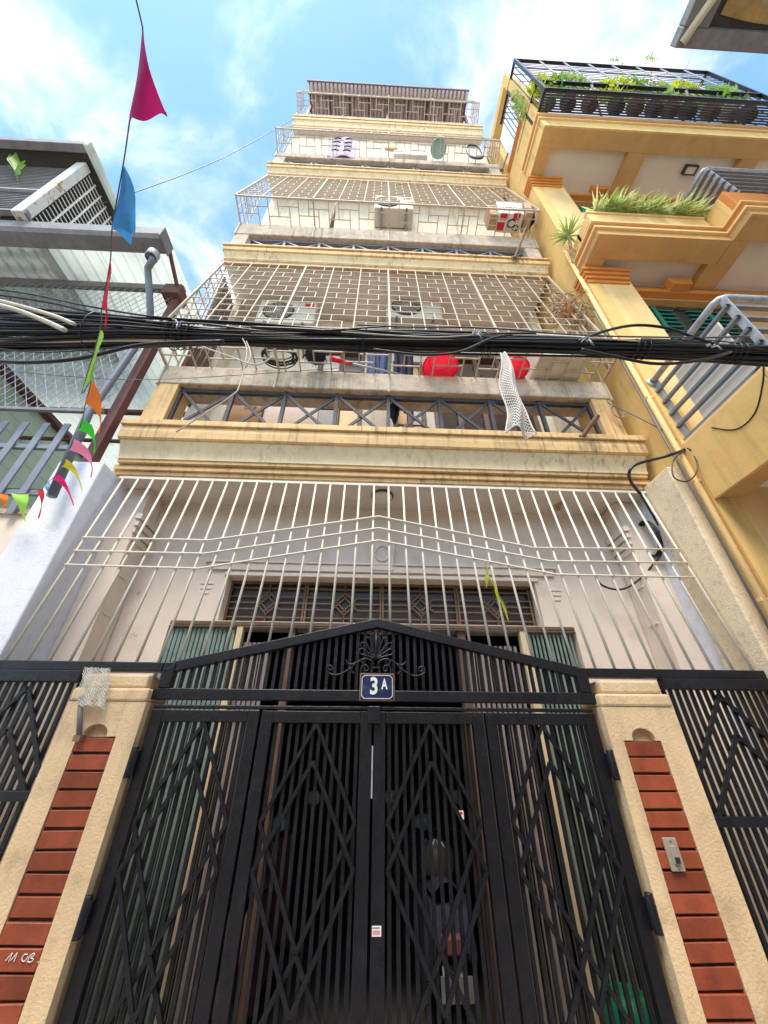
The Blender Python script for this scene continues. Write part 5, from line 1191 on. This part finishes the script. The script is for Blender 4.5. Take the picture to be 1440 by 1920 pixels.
a = P(910, 1052, y=2.235); f = MB(); f.tube(catmull([a, P(916, 1080, y=2.235), P(932, 1110, y=2.23), P(955, 1168, y=2.215)], 5), 0.004, 5)
for (u, v, u2, v2, w) in ((914, 1062, 912, 1104, 0.014), (926, 1085, 936, 1135, 0.010), (940, 1120, 955, 1168, 0.007)):
    p, q = P(u, v, y=2.23), P(u2, v2, y=2.225); s = Vector((w, 0, 0)); f.add([p, p.lerp(q, 0.5)+s, q, p.lerp(q, 0.5)-s], [(0, 1, 2, 3)])
f.build('leaf', m_leafY, lf)

# ================================================================== BEHIND THE GATE
def scooter(x, y, mat, label):
    t = thing('scooter', label, 'scooter', (x, y, 0)); q = lambda a, b, c: (x+a, y+b, c)
    for yy in (0.0, 1.20):
        w = MB().tube([q(0.0, yy+0.24*math.cos(k), 0.27+0.24*math.sin(k)) for k in np.linspace(0, 6.2832, 28)], 0.045, 10, False).build('wheel', m_cable, t)
        MB().lathe([(0.17, -0.02), (0.19, 0.0), (0.17, 0.02), (0.03, 0.03), (0.03, -0.03), (0.17, -0.02)], q(0, yy, 0.27), 20, (1, 0, 0)).build('rim', m_galv, w)
    bd = [(-0.22, 0.62), (-0.10, 0.80), (0.45, 0.78), (0.72, 0.60), (0.72, 0.36), (0.20, 0.32), (-0.05, 0.42)]
    b = MB(); b.add([q(-0.13, a, c) for a, c in bd]+[q(0.13, a, c) for a, c in bd], [tuple(range(7)), tuple(range(13, 6, -1))]+[(i, (i+1) % 7+0, 7+(i+1) % 7, 7+i) for i in range(7)]); b.build('body', mat, t, 0.04)
    st = MB(); st.patch(lambda u, v: q((u-0.5)*0.26*(0.75+0.25*v), -0.12+0.78*v, 0.80+0.06*math.sin(u*math.pi)+0.05*(1-v)), 8, 10); st.build('seat', m_cloth, t)
    sh = MB(); sh.patch(lambda u, v: q((u-0.5)*0.42*(1-0.35*v), 0.86+0.10*v+0.08*math.cos((u-0.5)*3), 0.35+0.68*v), 10, 8); o = sh.build('leg_shield', mat, t); k = o.modifiers.new('thick', 'SOLIDIFY'); k.thickness = 0.02
    MB().tube([q(0, 1.2, 0.27), q(0, 1.0, 0.95)], 0.03, 8).build('fork', m_galv, t)
    MB().tube(catmull([q(-0.33, 0.86, 1.02), q(-0.15, 0.95, 1.03), q(0, 0.98, 1.0), q(0.15, 0.95, 1.03), q(0.33, 0.86, 1.02)], 4), 0.016, 8).build('handlebar', m_cable, t)
    MB().lathe([(0, 0), (0.08, 0.01), (0.10, 0.06), (0.07, 0.13), (0, 0.14)], q(0, 1.02, 1.02), 16, (0, 1, 0.2)).build('headlamp', m_galv, t)
    for s in (-1, 1):
        MB().tube([q(s*0.24, 0.92, 1.03), q(s*0.30, 0.92, 1.22)], 0.006, 6).build('mirror_stem', m_cable, t)
        MB().lathe([(0, 0), (0.055, 0.0), (0.06, 0.012), (0, 0.02)], q(s*0.31, 0.92, 1.26), 16, (0, 1, 0)).build('mirror', m_chrome, t)
    MB().box(x-0.07, x+0.07, y-0.245, y-0.18, 0.62, 0.70).build('tail_lamp', m_maroon, t, 0.01)
    MB().box(x-0.095, x+0.095, y-0.285, y-0.278, 0.46, 0.56).build('plate', m_greydk, t); MB().patch(lambda u, v: q((u-0.5)*0.14, -0.27+0.22*v, 0.45+0.15*math.sin(v*2.2)), 6, 8).build('rear_fender', m_greydk, t)
scooter(-0.78, 3.35, m_maroon, 'maroon scooter parked behind the gate leaves by the green shutter')
scooter(0.55, 3.45, m_cloth, 'dark blue scooter parked behind the middle of the gate')
hz = 0.915; hm = thing('helmet', 'dark helmet with pale stripes on the blue scooter seat', 'helmet', (0.55, 3.55, hz))
MB().lathe([(0.125, -0.02), (0.13, 0.0), (0.13, 0.06), (0.11, 0.12), (0.06, 0.155), (0, 0.165)], (0.55, 3.7, hz-0.01), 22).build('shell', m_brn, hm)
for a in (-0.5, 0.0, 0.5): MB().tube([(0.55+0.132*math.sin(a)*math.cos(b), 3.7-0.132*math.cos(a)*math.cos(b), hz+0.0+0.16*math.sin(b)) for b in np.linspace(0.1, 1.3, 8)], 0.007, 5).build('stripe', m_enw, hm)
gc = P(1178, 1905, y=2.55); t = thing('watering_can', 'green plastic watering can standing behind the gate by the pier', 'watering can', (gc.x, 2.55, 0.55))
MB().lathe([(0, 0), (0.10, 0), (0.11, 0.02), (0.11, 0.17), (0.08, 0.24), (0.06, 0.25), (0.06, 0.24), (0, 0.2)], (gc.x, 2.52, gc.z-0.16), 22).build('body', M('green plastic', (0.01, 0.26, 0.14), 0.35), t)
MB().tube([(gc.x+0.09, 2.50, gc.z-0.05), (gc.x+0.17, 2.48, gc.z+0.06)], 0.02, 8, rr=[0.025, 0.015]).build('spout', MATS['green plastic'], t)
tag(MB().box(gc.x-0.16, gc.x+0.15, 2.40, 2.66, 0, gc.z-0.161).build('plinth', m_cop, None, 0.01), 'concrete plinth under the green watering can behind the gate', 'plinth')
